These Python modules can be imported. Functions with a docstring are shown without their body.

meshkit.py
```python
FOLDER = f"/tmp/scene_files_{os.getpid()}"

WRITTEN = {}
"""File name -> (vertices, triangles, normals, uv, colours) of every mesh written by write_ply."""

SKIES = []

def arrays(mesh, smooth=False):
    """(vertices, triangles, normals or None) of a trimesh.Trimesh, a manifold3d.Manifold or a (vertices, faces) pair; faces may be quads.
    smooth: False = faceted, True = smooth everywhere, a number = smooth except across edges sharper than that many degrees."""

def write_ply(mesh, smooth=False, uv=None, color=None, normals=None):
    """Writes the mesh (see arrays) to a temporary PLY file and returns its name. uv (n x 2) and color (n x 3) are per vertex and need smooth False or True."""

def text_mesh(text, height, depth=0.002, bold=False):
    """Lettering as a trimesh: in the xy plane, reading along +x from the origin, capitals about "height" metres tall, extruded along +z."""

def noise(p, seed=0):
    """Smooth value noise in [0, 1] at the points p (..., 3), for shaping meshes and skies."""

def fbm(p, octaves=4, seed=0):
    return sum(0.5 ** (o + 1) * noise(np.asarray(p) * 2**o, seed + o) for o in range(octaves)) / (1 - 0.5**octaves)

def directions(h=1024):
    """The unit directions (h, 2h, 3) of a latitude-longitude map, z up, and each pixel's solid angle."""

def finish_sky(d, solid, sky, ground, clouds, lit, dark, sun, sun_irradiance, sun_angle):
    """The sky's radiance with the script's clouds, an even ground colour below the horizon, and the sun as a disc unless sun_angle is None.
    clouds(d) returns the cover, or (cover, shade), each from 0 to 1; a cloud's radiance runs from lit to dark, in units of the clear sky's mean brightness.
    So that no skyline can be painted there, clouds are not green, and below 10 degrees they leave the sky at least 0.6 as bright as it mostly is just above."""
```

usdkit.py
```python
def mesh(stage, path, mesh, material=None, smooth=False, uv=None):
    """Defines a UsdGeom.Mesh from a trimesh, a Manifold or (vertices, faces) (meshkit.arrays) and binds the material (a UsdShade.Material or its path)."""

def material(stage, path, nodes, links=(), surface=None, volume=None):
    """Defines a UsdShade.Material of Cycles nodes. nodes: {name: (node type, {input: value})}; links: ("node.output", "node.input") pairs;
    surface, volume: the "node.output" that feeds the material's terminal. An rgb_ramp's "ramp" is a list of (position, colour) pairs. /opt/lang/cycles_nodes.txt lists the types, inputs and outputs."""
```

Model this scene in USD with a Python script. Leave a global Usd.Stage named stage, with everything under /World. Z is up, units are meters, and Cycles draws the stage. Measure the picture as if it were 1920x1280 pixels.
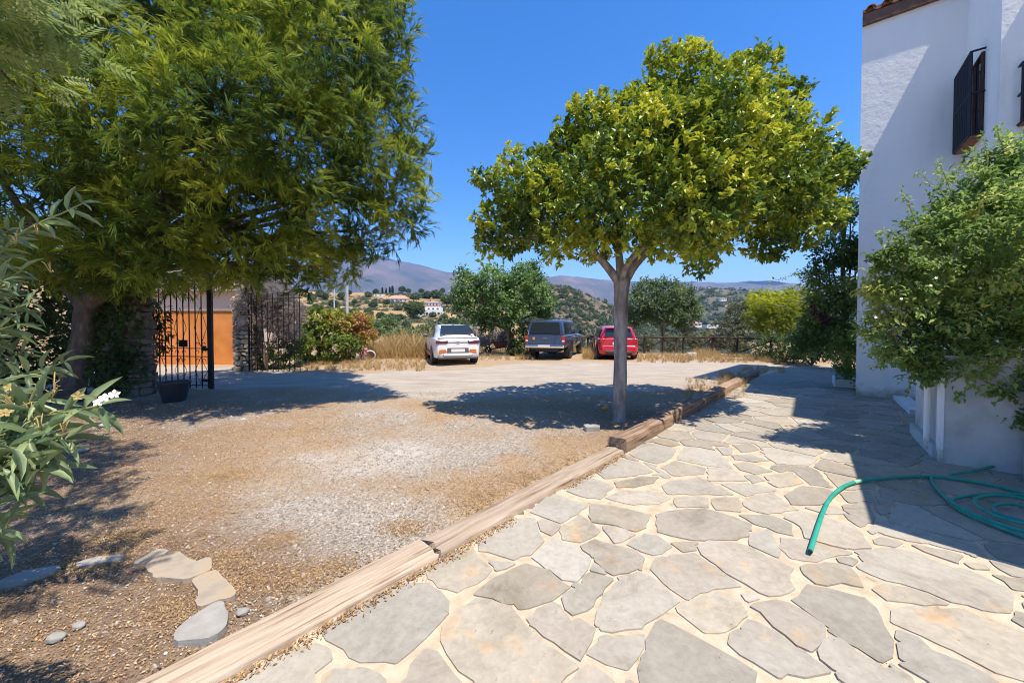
import math, random
import numpy as np, trimesh, manifold3d, usdkit, meshkit
from shapely.geometry import Polygon, Point, MultiPolygon, LineString, box as sbox
from shapely.ops import unary_union
from scipy.spatial import Voronoi
from pxr import Usd, UsdGeom, UsdLux, UsdShade, Gf, Sdf, Vt

stage = Usd.Stage.CreateInMemory()
UsdGeom.SetStageUpAxis(stage, 'Z'); UsdGeom.SetStageMetersPerUnit(stage, 1.0)
UsdGeom.Xform.Define(stage, '/World'); UsdGeom.Scope.Define(stage, '/World/Looks')
stage.SetDefaultPrim(stage.GetPrimAtPath('/World'))
rng = np.random.default_rng(7); random.seed(7)
T_ = Sdf.ValueTypeNames
mat = lambda name, nodes, links=(), **k: usdkit.material(stage, '/World/Looks/' + name, nodes, links, **k)

# ---------------------------------------------------------------- camera, sky, sun, exposure
FOC, CAMH, PITCH = 720.0 / 1920, 1.6, math.radians(1.2)      # focal length in picture widths
cam = UsdGeom.Camera.Define(stage, '/World/camera')
cam.CreateHorizontalApertureAttr(36.0); cam.CreateVerticalApertureAttr(24.0)
cam.CreateFocalLengthAttr(36.0 * FOC)
cam.CreateVerticalApertureOffsetAttr(-(640 - (607 + 720 * math.tan(PITCH))) / 1280 * 24.0)
cam.CreateClippingRangeAttr(Gf.Vec2f(0.05, 40000.0))
cam.AddTranslateOp().Set(Gf.Vec3d(0, 0, CAMH)); cam.AddRotateXOp().Set(90.0 - math.degrees(PITCH))
cam.CreateExposureAttr(0.92)
SUN_AZ, SUN_EL = math.radians(141.0), math.radians(66.4)
SUN = np.array([math.sin(SUN_AZ) * math.cos(SUN_EL), math.cos(SUN_AZ) * math.cos(SUN_EL), math.sin(SUN_EL)])
sun = UsdLux.DistantLight.Define(stage, '/World/sun')
sun.CreateNormalizeAttr(True); sun.CreateIntensityAttr(1.08); sun.CreateAngleAttr(0.5); sun.CreateColorAttr(Gf.Vec3f(1.0, 0.915, 0.79))
sun.AddRotateXYZOp().Set(Gf.Vec3f(0, 90 - math.degrees(SUN_EL), math.degrees(math.atan2(SUN[1], SUN[0]))))
sky_m = mat('sky_light', {'s': ('sky_texture', {'sky_type': 'single_scattering', 'sun_disc': False, 'sun_elevation': SUN_EL, 'sun_rotation': SUN_AZ, 'altitude': 200.0, 'air_density': 1.0, 'aerosol_density': 0.3, 'ozone_density': 3.0}),
                          'h': ('hsv', {'saturation': 1.40, 'hue': .507}), 'b': ('background_shader', {'strength': 0.13})}, [('s.color', 'h.color'), ('h.color', 'b.color')], surface='b.background')
sky = UsdLux.DomeLight.Define(stage, '/World/sky'); sky.CreateIntensityAttr(1.0)
UsdShade.MaterialBindingAPI.Apply(sky.GetPrim()).Bind(sky_m)
sky.GetPrim().SetCustomDataByKey('kind', 'structure')

# ---------------------------------------------------------------- helpers
CY = 607 + 720 * math.tan(PITCH)
def ray(px, py):
    x, y = (px - 960) / 720, -(py - CY) / 720
    return np.array([x, math.cos(PITCH) + y * math.sin(PITCH), -math.sin(PITCH) + y * math.cos(PITCH)])
def G(px, py, z=0.0):                                     # where a sight line meets the level z
    d = ray(px, py); t = (z - CAMH) / d[2]; return np.array([d[0] * t, d[1] * t, z])
def P(px, py, Y):                                         # the point of a sight line at the depth Y
    d = ray(px, py); return np.array([0, 0, CAMH]) + d * (Y / d[1])
counts = {}
def numbered(parent, name):
    k = (parent, name); n = counts.get(k, 0); counts[k] = n + 1
    return f'{parent}/{name}' + (f'_{n:03d}' if n else '')
def tag(prim, label=None, cat=None, group=None, kind=None):
    for k, v in (('label', label), ('category', cat), ('group', group), ('kind', kind)):
        if v: prim.SetCustomDataByKey(k, v)
    return prim
def thing(name, label, cat=None, loc=(0, 0, 0), rz=0.0, group=None, kind=None, scale=None):
    path = numbered('/World', name)
    x = UsdGeom.Xform.Define(stage, path); x.AddTranslateOp().Set(Gf.Vec3d(*map(float, loc)))
    if rz: x.AddRotateZOp().Set(float(rz))
    if scale is not None: x.AddScaleOp().Set(Gf.Vec3f(*((scale,) * 3 if np.ndim(scale) == 0 else scale)))
    tag(x.GetPrim(), label, cat, group, kind); return path
def struct(name, label=None):
    path = numbered('/World', name); x = UsdGeom.Xform.Define(stage, path); tag(x.GetPrim(), label, None, None, 'structure'); return path
def copy_of(src, label, loc, rz=0.0, scale=None):
    p = stage.GetPrimAtPath(src); was = p.GetCustomData()
    path = thing(src.split('/')[-1].rstrip('0123456789').rstrip('_'), label, was.get('category'), loc, rz, was.get('group'), None, scale)
    q = stage.GetPrimAtPath(path); q.GetReferences().AddInternalReference(src); q.SetInstanceable(True); return path
def put(path, mesh, m, smooth=None, tint=None, label=None, kind=None, attrs=None):
    if smooth is None or smooth is False:
        v, f = (mesh.vertices, mesh.faces) if hasattr(mesh, 'faces') else mesh
        v, f = np.asarray(v), np.asarray(f)
        g = UsdGeom.Mesh.Define(stage, path)
        g.CreatePointsAttr(Vt.Vec3fArray.FromNumpy(v.astype(np.float32)))
        g.CreateFaceVertexCountsAttr(Vt.IntArray.FromNumpy(np.full(len(f), f.shape[1], np.int32)))
        g.CreateFaceVertexIndicesAttr(Vt.IntArray.FromNumpy(f.astype(np.int32).ravel()))
        g.CreateSubdivisionSchemeAttr('none')
        UsdShade.MaterialBindingAPI.Apply(g.GetPrim()).Bind(m)
    else:
        g = usdkit.mesh(stage, path, mesh, m, smooth=smooth)
    for k, a in {**({'tint': tint} if tint is not None else {}), **(attrs or {})}.items():
        UsdGeom.PrimvarsAPI(g).CreatePrimvar(k, T_.FloatArray, 'vertex').Set(Vt.FloatArray.FromNumpy(np.asarray(a, np.float32)))
    tag(g.GetPrim(), label, None, None, kind); return path
def part(parent, name, mesh, m, smooth=None, **k):
    return put(numbered(parent, name), mesh, m, smooth, **k)
def whole(name, label, cat, mesh, m, smooth=None, group=None, kind=None, **k):
    p = put(numbered('/World', name), mesh, m, smooth, **k); tag(stage.GetPrimAtPath(p), label, cat, group, kind); return p
def rotz(v, a):
    c, s = math.cos(a), math.sin(a); v = np.asarray(v, float); o = v.copy()
    o[..., 0] = c * v[..., 0] - s * v[..., 1]; o[..., 1] = s * v[..., 0] + c * v[..., 1]; return o
def unit(v): v = np.asarray(v, float); return v / (np.linalg.norm(v, axis=-1, keepdims=True) + 1e-12)
class MB:                                                # collects shapes into one mesh
    def __init__(self): self.v, self.f, self.n = [], [], 0
    def add(self, v, f):
        v, f = np.asarray(v, float), np.asarray(f, int)
        if f.shape[1] == 4: f = np.vstack([f[:, [0, 1, 2]], f[:, [0, 2, 3]]])
        self.v.append(v); self.f.append(f + self.n); self.n += len(v); return self
    def mesh(self, m): return self.add(m.vertices, m.faces)
    def box(self, c, s, rz=0.0, R=None):
        v = np.array([[x, y, z] for z in (-.5, .5) for y in (-.5, .5) for x in (-.5, .5)]) * s
        v = v @ R.T if R is not None else rotz(v, rz)
        return self.add(v + c, [[0, 2, 3, 1], [4, 5, 7, 6], [0, 1, 5, 4], [2, 6, 7, 3], [0, 4, 6, 2], [1, 3, 7, 5]])
    def bar(self, a, b, w, h=None, up=(0, 0, 1)):          # a square bar from a to b
        a, b = np.asarray(a, float), np.asarray(b, float); t = unit(b - a); h = h or w
        s = np.cross(t, up); s = unit(s) if np.linalg.norm(s) > 1e-3 else np.array([1., 0, 0]); u = np.cross(s, t)
        R = np.stack([t, s, u], 1); return self.box((a + b) / 2, (np.linalg.norm(b - a), w, h), R=R)
    def tube(self, pts, r, sides=8, cap=True):
        v, f = tube(pts, r, sides, cap); return self.add(v, f)
    def out(self): return np.vstack(self.v), np.vstack(self.f)
def tube(pts, r, sides=8, cap=True):
    p = np.asarray(pts, float); n = len(p); r = np.broadcast_to(np.asarray(r, float), (n,))
    t = unit(np.gradient(p, axis=0)); a = np.zeros_like(p)
    ref = np.array([0, 0, 1.]) if abs(t[0, 2]) < .9 else np.array([1., 0, 0])
    for i in range(n):
        ref = ref - t[i] * (ref @ t[i]); ref = unit(ref); a[i] = ref
    b = np.cross(t, a); ang = np.arange(sides) * 2 * np.pi / sides
    v = p[:, None] + r[:, None, None] * (np.cos(ang)[None, :, None] * a[:, None] + np.sin(ang)[None, :, None] * b[:, None])
    i, j = np.meshgrid(np.arange(n - 1), np.arange(sides), indexing='ij'); j2 = (j + 1) % sides
    q = np.stack([i * sides + j, i * sides + j2, (i + 1) * sides + j2, (i + 1) * sides + j], -1).reshape(-1, 4)
    f = np.vstack([q[:, [0, 1, 2]], q[:, [0, 2, 3]]]); v = v.reshape(-1, 3)
    if cap:
        c0, c1 = len(v), len(v) + 1; v = np.vstack([v, p[0], p[-1]]); k = np.arange(sides); k2 = (k + 1) % sides
        f = np.vstack([f, np.stack([np.full(sides, c0), k2, k], 1), np.stack([np.full(sides, c1), (n - 1) * sides + k, (n - 1) * sides + k2], 1)])
    return v, f
def curve(ctrl, n=16):                                    # Catmull-Rom through the points
    c = np.asarray(ctrl, float)
    if len(c) == 2: return c[0] + (c[1] - c[0]) * np.linspace(0, 1, n)[:, None]
    c = np.vstack([2 * c[0] - c[1], c, 2 * c[-1] - c[-2]]); m = len(c) - 3; out = []
    for u in np.linspace(0, m - 1e-9, n):
        i = int(u); t = u - i; a, b, d, e = c[i:i + 4]
        out.append(.5 * (2 * b + (d - a) * t + (2 * a - 5 * b + 4 * d - e) * t * t + (3 * b - a - 3 * d + e) * t ** 3))
    return np.array(out)
def extrude(poly, z0, z1, cham=0.0):
    """A polygon as a slab, with its top edge chamfered."""
    tris = MB(); polys = poly.geoms if poly.geom_type == 'MultiPolygon' else [poly]
    for g in polys:
        g = Polygon(g.exterior.simplify(.0005), [i for i in g.interiors])
        m = trimesh.creation.extrude_polygon(g, z1 - z0, engine='earcut'); v = np.array(m.vertices); v[:, 2] += z0
        if cham:
            c = np.array(g.centroid.coords[0]); ring = np.array(g.exterior.coords)[:-1]
            inner = Polygon(ring).buffer(-cham); top = v[:, 2] > z1 - 1e-6
            d = v[top, :2] - c; L = np.linalg.norm(d, axis=1, keepdims=True); v[top, :2] = c + d * np.maximum(L - cham, L * .8) / np.maximum(L, 1e-9)
        tris.add(v, m.faces)
    return tris.out()
def slab(ring, z, bevel, depth, seed=0, jit=.004, seg=.11, rim=False, rnd=.012):
    """An irregular flat stone: the ring is jittered, its top edge bevelled. ring: (n, 2)."""
    ring = np.asarray(ring, float); pts = []
    for i in range(len(ring)):
        a, b = ring[i], ring[(i + 1) % len(ring)]; k = max(1, int(np.linalg.norm(b - a) / seg))
        pts += [a + (b - a) * t / k for t in range(k)]
    pts = np.array(pts); r = np.random.default_rng(seed); pts += r.normal(0, jit, pts.shape)
    g = Polygon(pts).buffer(0)
    if g.geom_type != 'Polygon': g = max(g.geoms, key=lambda q: q.area)
    g = g.buffer(-rnd).buffer(rnd, quad_segs=2)
    if g.geom_type != 'Polygon': g = max(g.geoms, key=lambda q: q.area)
    g = g.simplify(.004); p = np.array(g.exterior.coords)[:-1]
    if not g.exterior.is_ccw: p = p[::-1]
    nrm = unit(np.roll(p, -1, 0) - np.roll(p, 1, 0)); inn = p + np.stack([-nrm[:, 1], nrm[:, 0]], 1) * bevel
    n = len(p); v2, tf = trimesh.creation.triangulate_polygon(Polygon(inn).buffer(0) if not Polygon(inn).is_valid else Polygon(inn), engine='earcut')
    if len(v2) != n or np.abs(np.sort(v2[:, 0]) - np.sort(inn[:, 0])).max() > 1e-6:
        inn = p + (p.mean(0) - p) * .03; v2, tf = trimesh.creation.triangulate_polygon(Polygon(inn), engine='earcut')
        if len(v2) != n: return extrude(g, z - depth, z)
    tl = (r.random() - .5) * .006, (r.random() - .5) * .006; c = p.mean(0)
    zt = lambda q: z + (q - c) @ tl
    V = np.vstack([np.c_[p, np.full(n, z - depth)], np.c_[p, zt(p) - bevel * .6], np.c_[v2, zt(v2)]])
    if rim:
        ce = np.array(Polygon(inn).buffer(0).centroid.coords[0]); o_ = np.array([int(np.argmin(((v2 - q) ** 2).sum(1))) for q in inn]); k = np.arange(n); k2 = (k + 1) % n; inr = ce + (inn - ce) * (.62 + .2 * r.random((n, 1)))
        inr = (inr + np.roll(inr, 1, 0) + np.roll(inr, -1, 0)) / 3
        V = np.vstack([np.c_[p, np.full(n, z - depth)], np.c_[p, zt(p) - bevel * .6], np.c_[inn, zt(inn)], np.c_[inr, zt(inr)], [[*ce, zt(ce[None])[0]]]]); A = lambda i, j: [np.stack([i + k, i + k2, j + k2], 1), np.stack([i + k, j + k2, j + k], 1)]
        return V, np.vstack(A(0, n) + A(n, 2 * n) + A(2 * n, 3 * n) + [np.stack([3 * n + k, 3 * n + k2, np.full(n, 4 * n)], 1)]), np.r_[np.ones(3 * n), np.zeros(n + 1)]
    k = np.arange(n); k2 = (k + 1) % n
    # v2 may be reordered: match it to inn
    order = [int(np.argmin(((v2 - q) ** 2).sum(1))) for q in inn]; o = np.array(order)
    F = [np.stack([k, k2, n + k2], 1), np.stack([k, n + k2, n + k], 1), np.stack([n + k, n + k2, 2 * n + o[k2]], 1), np.stack([n + k, 2 * n + o[k2], 2 * n + o[k]], 1)]
    a = v2[tf]; area = np.cross(a[:, 1] - a[:, 0], a[:, 2] - a[:, 0]); tf = np.where(area[:, None] < 0, tf[:, ::-1], tf)
    return V, np.vstack(F + [tf + 2 * n])
def rounded_box(sx, sy, sz, r, seg=8):
    s = manifold3d.Manifold.sphere(r, seg); hs = [s.translate([x, y, z]) for x in (-sx / 2 + r, sx / 2 - r) for y in (-sy / 2 + r, sy / 2 - r) for z in (-sz / 2 + r, sz / 2 - r)]
    m = manifold3d.Manifold.batch_hull(hs).to_mesh(); return trimesh.Trimesh(m.vert_properties[:, :3], m.tri_verts, process=False)
def lathe(profile, n=20):
    p = np.asarray(profile, float); a = np.arange(n) * 2 * np.pi / n
    v = np.stack([p[:, None, 0] * np.cos(a), p[:, None, 0] * np.sin(a), np.broadcast_to(p[:, None, 1], (len(p), n))], -1).reshape(-1, 3)
    i, j = np.meshgrid(np.arange(len(p) - 1), np.arange(n), indexing='ij'); j2 = (j + 1) % n
    q = np.stack([i * n + j, i * n + j2, (i + 1) * n + j2, (i + 1) * n + j], -1).reshape(-1, 4)
    return v, np.vstack([q[:, [0, 1, 2]], q[:, [0, 2, 3]]])
def instances(path, protos, pos, idx, quat, scale, kind='stuff'):
    """A PointInstancer. protos: [(mesh, material)]; quat: (n, 4) as w, x, y, z."""
    pi = UsdGeom.PointInstancer.Define(stage, path); rel = []
    UsdGeom.Scope.Define(stage, path + '/kinds')
    for k, (me, m) in enumerate(protos):
        q = put(f'{path}/kinds/kind_{k:03d}', me, m); rel.append(Sdf.Path(q))
    pi.CreatePrototypesRel().SetTargets(rel)
    pi.CreatePositionsAttr(Vt.Vec3fArray.FromNumpy(np.asarray(pos, np.float32)))
    pi.CreateProtoIndicesAttr(Vt.IntArray.FromNumpy(np.asarray(idx, np.int32)))
    q = np.asarray(quat, np.float32); pi.CreateOrientationsAttr(Vt.QuathArray([Gf.Quath(float(w), float(x), float(y), float(z)) for w, x, y, z in q]))
    s = np.asarray(scale, np.float32); s = np.repeat(s[:, None], 3, 1) if s.ndim == 1 else s
    pi.CreateScalesAttr(Vt.Vec3fArray.FromNumpy(s)); return pi
def quat_z(a): a = np.asarray(a); return np.stack([np.cos(a / 2), 0 * a, 0 * a, np.sin(a / 2)], 1)
def quat_rand(n): q = rng.normal(size=(n, 4)); return q / np.linalg.norm(q, axis=1, keepdims=True)

# ---------------------------------------------------------------- materials
def noisy(name, stops, scale=4.0, detail=5.0, rough=.85, bump=.3, bscale=None, bdist=.01, stretch=(1, 1, 1), coord='geometry.position', spec=.3, rand=0.0, **k):
    n = {'t': ('mapping', {'scale': stretch}), 'n': ('noise_texture', {'scale': scale, 'detail': detail, 'roughness': .6}), 'r': ('rgb_ramp', {'ramp': stops}),
         'b': ('noise_texture', {'scale': bscale or scale * 6, 'detail': 4.0, 'roughness': .65}), 'u': ('bump', {'strength': bump, 'distance': bdist}),
         'p': ('principled_bsdf', {'roughness': rough, 'specular_ior_level': spec, **k})}
    src = coord.split('.'); n['g'] = (src[0], {})
    L = [('g.' + src[1], 't.vector'), ('t.vector', 'n.vector'), ('t.vector', 'b.vector'), ('n.fac', 'r.fac'), ('b.fac', 'u.height'), ('u.normal', 'p.normal')]
    if rand:
        n |= {'o': ('object_info', {}), 'm': ('map_range', {'to_min': 1 - rand, 'to_max': 1 + rand}), 'h': ('hsv', {})}
        L += [('o.random', 'm.value'), ('m.result', 'h.value'), ('r.color', 'h.color'), ('h.color', 'p.base_color')]
    else: L += [('r.color', 'p.base_color')]
    return mat(name, n, L, surface='p.BSDF')
def plain(name, c, rough=.5, **k): return mat(name, {'p': ('principled_bsdf', {'base_color': c, 'roughness': rough, **k})}, surface='p.BSDF')
def leafy(name, stops, rough=.45, spec=.4, trans=.35, tgain=1.6, gain=1.4):
    stops = [(p, tuple(x * gain for x in c)) for p, c in stops] if tgain > 1.2 else stops
    tr = [(p, tuple(min(1, x * tgain) for x in c)) for p, c in stops]
    return mat(name, {'a': ('attribute', {'attribute': 'tint'}), 'r': ('rgb_ramp', {'ramp': stops}), 'r2': ('rgb_ramp', {'ramp': tr}), 'p': ('principled_bsdf', {'roughness': rough, 'specular_ior_level': spec}),
                      't': ('translucent_bsdf', {}), 'x': ('mix_closure', {'fac': trans})},
               [('a.fac', 'r.fac'), ('a.fac', 'r2.fac'), ('r.color', 'p.base_color'), ('r2.color', 't.color'), ('p.BSDF', 'x.closure1'), ('t.BSDF', 'x.closure2')], surface='x.closure')
M = {}
M['stucco'] = mat('white_stucco', {'g': ('geometry', {}), 't': ('mapping', {'scale': (1.0, 1.0, .22)}), 'n': ('noise_texture', {'scale': 2.2, 'detail': 7.0, 'roughness': .65}), 'r': ('rgb_ramp', {'ramp': [(.24, (.77, .745, .69)), (.42, (.88, .86, .81)), (.7, (.92, .90, .855))]}),
    's': ('separate_xyz', {}), 'd': ('noise_texture', {'scale': 3.2, 'detail': 6.0, 'roughness': .7}), 'q': ('math', {'math_type': 'multiply_add', 'value2': -1.5}), 'dr': ('rgb_ramp', {'ramp': [(.10, (0, 0, 0)), (.45, (1, 1, 1))]}), 'x': ('mix', {'color2': (.46, .41, .34)}),
    'b': ('noise_texture', {'scale': 5.0, 'detail': 4.0, 'roughness': .6}), 'b2': ('noise_texture', {'scale': 28.0, 'detail': 4.0, 'roughness': .65}), 'u': ('bump', {'strength': .55, 'distance': .022}), 'u2': ('bump', {'strength': .35, 'distance': .006}), 'p': ('principled_bsdf', {'roughness': .9, 'specular_ior_level': .25})},
    [('g.position', 't.vector'), ('t.vector', 'n.vector'), ('n.fac', 'r.fac'), ('g.position', 's.vector'), ('s.z', 'q.value1'), ('g.position', 'd.vector'), ('d.fac', 'q.value3'), ('q.value', 'dr.fac'), ('dr.color', 'x.fac'), ('r.color', 'x.color1'), ('x.color', 'p.base_color'),
     ('g.position', 'b.vector'), ('g.position', 'b2.vector'), ('b.fac', 'u.height'), ('b2.fac', 'u2.height'), ('u.normal', 'u2.normal'), ('u2.normal', 'p.normal')], surface='p.BSDF')
M['stucco_dirty_shaded'] = noisy('stained_shaded_stucco', [(.25, (.40, .375, .33)), (.5, (.58, .555, .51)), (.8, (.68, .66, .62))], 2.2, rough=.9, bump=.4, bscale=14.0, bdist=.01)  # stains, plus the shade under the bush put into the base colour
M['orange'] = noisy('orange_plaster', [(.25, (.50, .165, .04)), (.5, (.62, .22, .05)), (.75, (.70, .28, .085))], 1.6, rough=.9, bump=.25, bscale=20)
M['beige'] = noisy('beige_plaster', [(.3, (.62, .46, .32)), (.7, (.70, .54, .40))], .8, rough=.9, bump=.2)
M['greyroof'] = noisy('grey_roof', [(.3, (.16, .13, .12)), (.7, (.24, .20, .18))], 3, bump=.4)
M['terracotta'] = noisy('terracotta', [(.25, (.16, .075, .045)), (.5, (.30, .14, .075)), (.75, (.40, .22, .13))], 9, rough=.85, bump=.4, rand=.2)
M['mortar'] = noisy('mortar', [(.27, (.22, .155, .095)), (.37, (.42, .33, .225)), (.55, (.515, .415, .295)), (.75, (.57, .47, .345))], 9, 8.0, rough=.95, bump=.8, bscale=60, bdist=.006)
def stone(name, grey, tan, thr):
    return mat(name, {'g': ('geometry', {}), 'n1': ('noise_texture', {'scale': 5.0, 'detail': 2.0, 'roughness': .5}), 'ra': ('attribute', {'attribute': 'rim'}), 'rq': ('math', {'math_type': 'multiply_add', 'value2': .30}), 'r1': ('rgb_ramp', {'ramp': [(thr + .04, (0, 0, 0)), (thr + .24, (1, 1, 1))]}),
        'mp': ('mapping', {'scale': (1.0, 1.0, 1.0)}), 'n2': ('noise_texture', {'scale': 22.0, 'detail': 8.0, 'roughness': .65, 'distortion': .6}), 'r2': ('rgb_ramp', {'ramp': [(.25, tuple(x * .82 for x in grey)), (.5, grey), (.75, tuple(x * 1.16 for x in grey))]}),
        'r3': ('rgb_ramp', {'ramp': [(.25, tuple(x * .8 for x in tan)), (.7, tuple(x * 1.12 for x in tan))]}), 'mx': ('mix', {}), 'n3': ('noise_texture', {'scale': 2.6, 'detail': 9.0, 'roughness': .7, 'distortion': .8}), 'r4': ('rgb_ramp', {'ramp': [(.28, (.62, .60, .57)), (.42, (.88, .87, .85)), (.56, (1, 1, 1))]}), 'n4': ('voronoi_texture', {'scale': 38.0}), 'r5': ('rgb_ramp', {'ramp': [(.0, (.55, .52, .48)), (.07, (1, 1, 1))]}), 'mz': ('mix', {'mix_type': 'multiply', 'fac': 1.0}), 'my': ('mix', {'mix_type': 'multiply', 'fac': .8}), 'o': ('object_info', {}), 'm': ('map_range', {'to_min': .80, 'to_max': 1.12}), 'h': ('hsv', {}),
        'v': ('noise_texture', {'scale': 4.0, 'detail': 3.0}), 'b1': ('bump', {'strength': .5, 'distance': .02}), 'b2': ('bump', {'strength': .45, 'distance': .004}), 'p': ('principled_bsdf', {'roughness': .75, 'specular_ior_level': .3})},
        [('g.position', 'n1.vector'), ('g.position', 'mp.vector'), ('mp.vector', 'n2.vector'), ('ra.fac', 'rq.value1'), ('n1.fac', 'rq.value3'), ('rq.value', 'r1.fac'), ('n2.fac', 'r2.fac'), ('n2.fac', 'r3.fac'), ('r1.color', 'mx.fac'), ('r2.color', 'mx.color1'), ('r3.color', 'mx.color2'),
         ('g.position', 'n3.vector'), ('n3.fac', 'r4.fac'), ('mx.color', 'mz.color1'), ('r4.color', 'mz.color2'), ('g.position', 'n4.vector'), ('n4.distance', 'r5.fac'), ('mz.color', 'my.color1'), ('r5.color', 'my.color2'), ('o.random', 'm.value'), ('m.result', 'h.value'), ('my.color', 'h.color'), ('h.color', 'p.base_color'), ('g.position', 'v.vector'), ('v.fac', 'b1.height'), ('n2.fac', 'b2.height'), ('b1.normal', 'b2.normal'), ('b2.normal', 'p.normal')], surface='p.BSDF')
M['stones'] = [stone('grey_slate', (.355, .32, .26), (.48, .34, .205), .60), stone('warm_slate', (.375, .33, .265), (.48, .34, .205), .56), stone('pale_slate', (.39, .355, .295), (.50, .36, .22), .64), stone('tan_slate', (.37, .325, .25), (.49, .335, .19), .52)]
M['edge_stone'] = noisy('edge_stone', [(.3, (.28, .235, .18)), (.5, (.36, .30, .23)), (.7, (.40, .29, .165))], 5, bump=.6, bscale=30, bdist=.01)
M['grey_edge_stone'] = noisy('grey_edge_stone', [(.3, (.25, .235, .21)), (.7, (.37, .355, .325))], 6, bump=.6, bscale=30, bdist=.01)
def wood(name, stops, ang, scale=1.0):
    return mat(name, {'g': ('geometry', {}), 'v': ('vector_rotate', {'rotate_type': 'z_axis', 'angle': ang}), 't': ('mapping', {'scale': (2.0 * scale, 26.0 * scale, 26.0 * scale)}), 'n': ('noise_texture', {'scale': 1.0, 'detail': 6.0, 'roughness': .65, 'distortion': .4}), 'r': ('rgb_ramp', {'ramp': stops}),
        't2': ('mapping', {'scale': (1.1 * scale, 42.0 * scale, 42.0 * scale)}), 'n2': ('noise_texture', {'scale': 1.0, 'detail': 5.0, 'roughness': .6, 'distortion': .3}), 'r2': ('rgb_ramp', {'ramp': [(.31, (.28, .22, .17)), (.38, (.72, .66, .60)), (.46, (1, 1, 1))]}), 'mx': ('mix', {'mix_type': 'multiply', 'fac': 1.0}), 'o': ('object_info', {}), 'm': ('map_range', {'to_min': .85, 'to_max': 1.1}), 'h': ('hsv', {}), 'u': ('bump', {'strength': .8, 'distance': .012}), 'p': ('principled_bsdf', {'roughness': .9, 'specular_ior_level': .2})},
        [('g.position', 'v.vector'), ('v.vector', 't.vector'), ('t.vector', 'n.vector'), ('n.fac', 'r.fac'), ('v.vector', 't2.vector'), ('t2.vector', 'n2.vector'), ('n2.fac', 'r2.fac'), ('r.color', 'mx.color1'), ('r2.color', 'mx.color2'), ('o.random', 'm.value'), ('m.result', 'h.value'), ('mx.color', 'h.color'), ('h.color', 'p.base_color'), ('n.fac', 'u.height'), ('u.normal', 'p.normal')], surface='p.BSDF')
A45 = -math.atan2(.737, .675)
M['pale_wood'] = wood('pale_sleeper_wood', [(.25, (.20, .145, .10)), (.40, (.37, .28, .20)), (.6, (.46, .365, .275)), (.8, (.52, .43, .34))], A45)
M['brown_wood'] = wood('brown_sleeper_wood', [(.25, (.09, .055, .035)), (.42, (.24, .155, .10)), (.6, (.36, .25, .17)), (.8, (.46, .35, .26))], A45)
M['fence_wood'] = noisy('dark_fence_wood', [(.3, (.035, .022, .016)), (.7, (.075, .048, .034))], 8, bump=.3)
M['grey_wood'] = noisy('grey_wood', [(.3, (.30, .26, .21)), (.7, (.42, .37, .31))], 8, bump=.3)
M['bark_grey'] = noisy('grey_bark', [(.28, (.11, .09, .075)), (.45, (.24, .205, .175)), (.58, (.35, .31, .275)), (.75, (.50, .46, .42))], 9, 8.0, stretch=(1, 1, .3), bump=1.0, bscale=40, bdist=.02)
M['bark_brown'] = noisy('brown_bark', [(.25, (.07, .05, .035)), (.5, (.14, .105, .08)), (.75, (.24, .19, .15))], 8, stretch=(1, 1, .3), bump=.9, bscale=22, bdist=.02)
M['twig'] = noisy('twig', [(.3, (.09, .07, .04)), (.7, (.17, .13, .08))], 14, bump=.2)
M['green_twig'] = plain('green_stem', (.20, .22, .06), .6)
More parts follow.
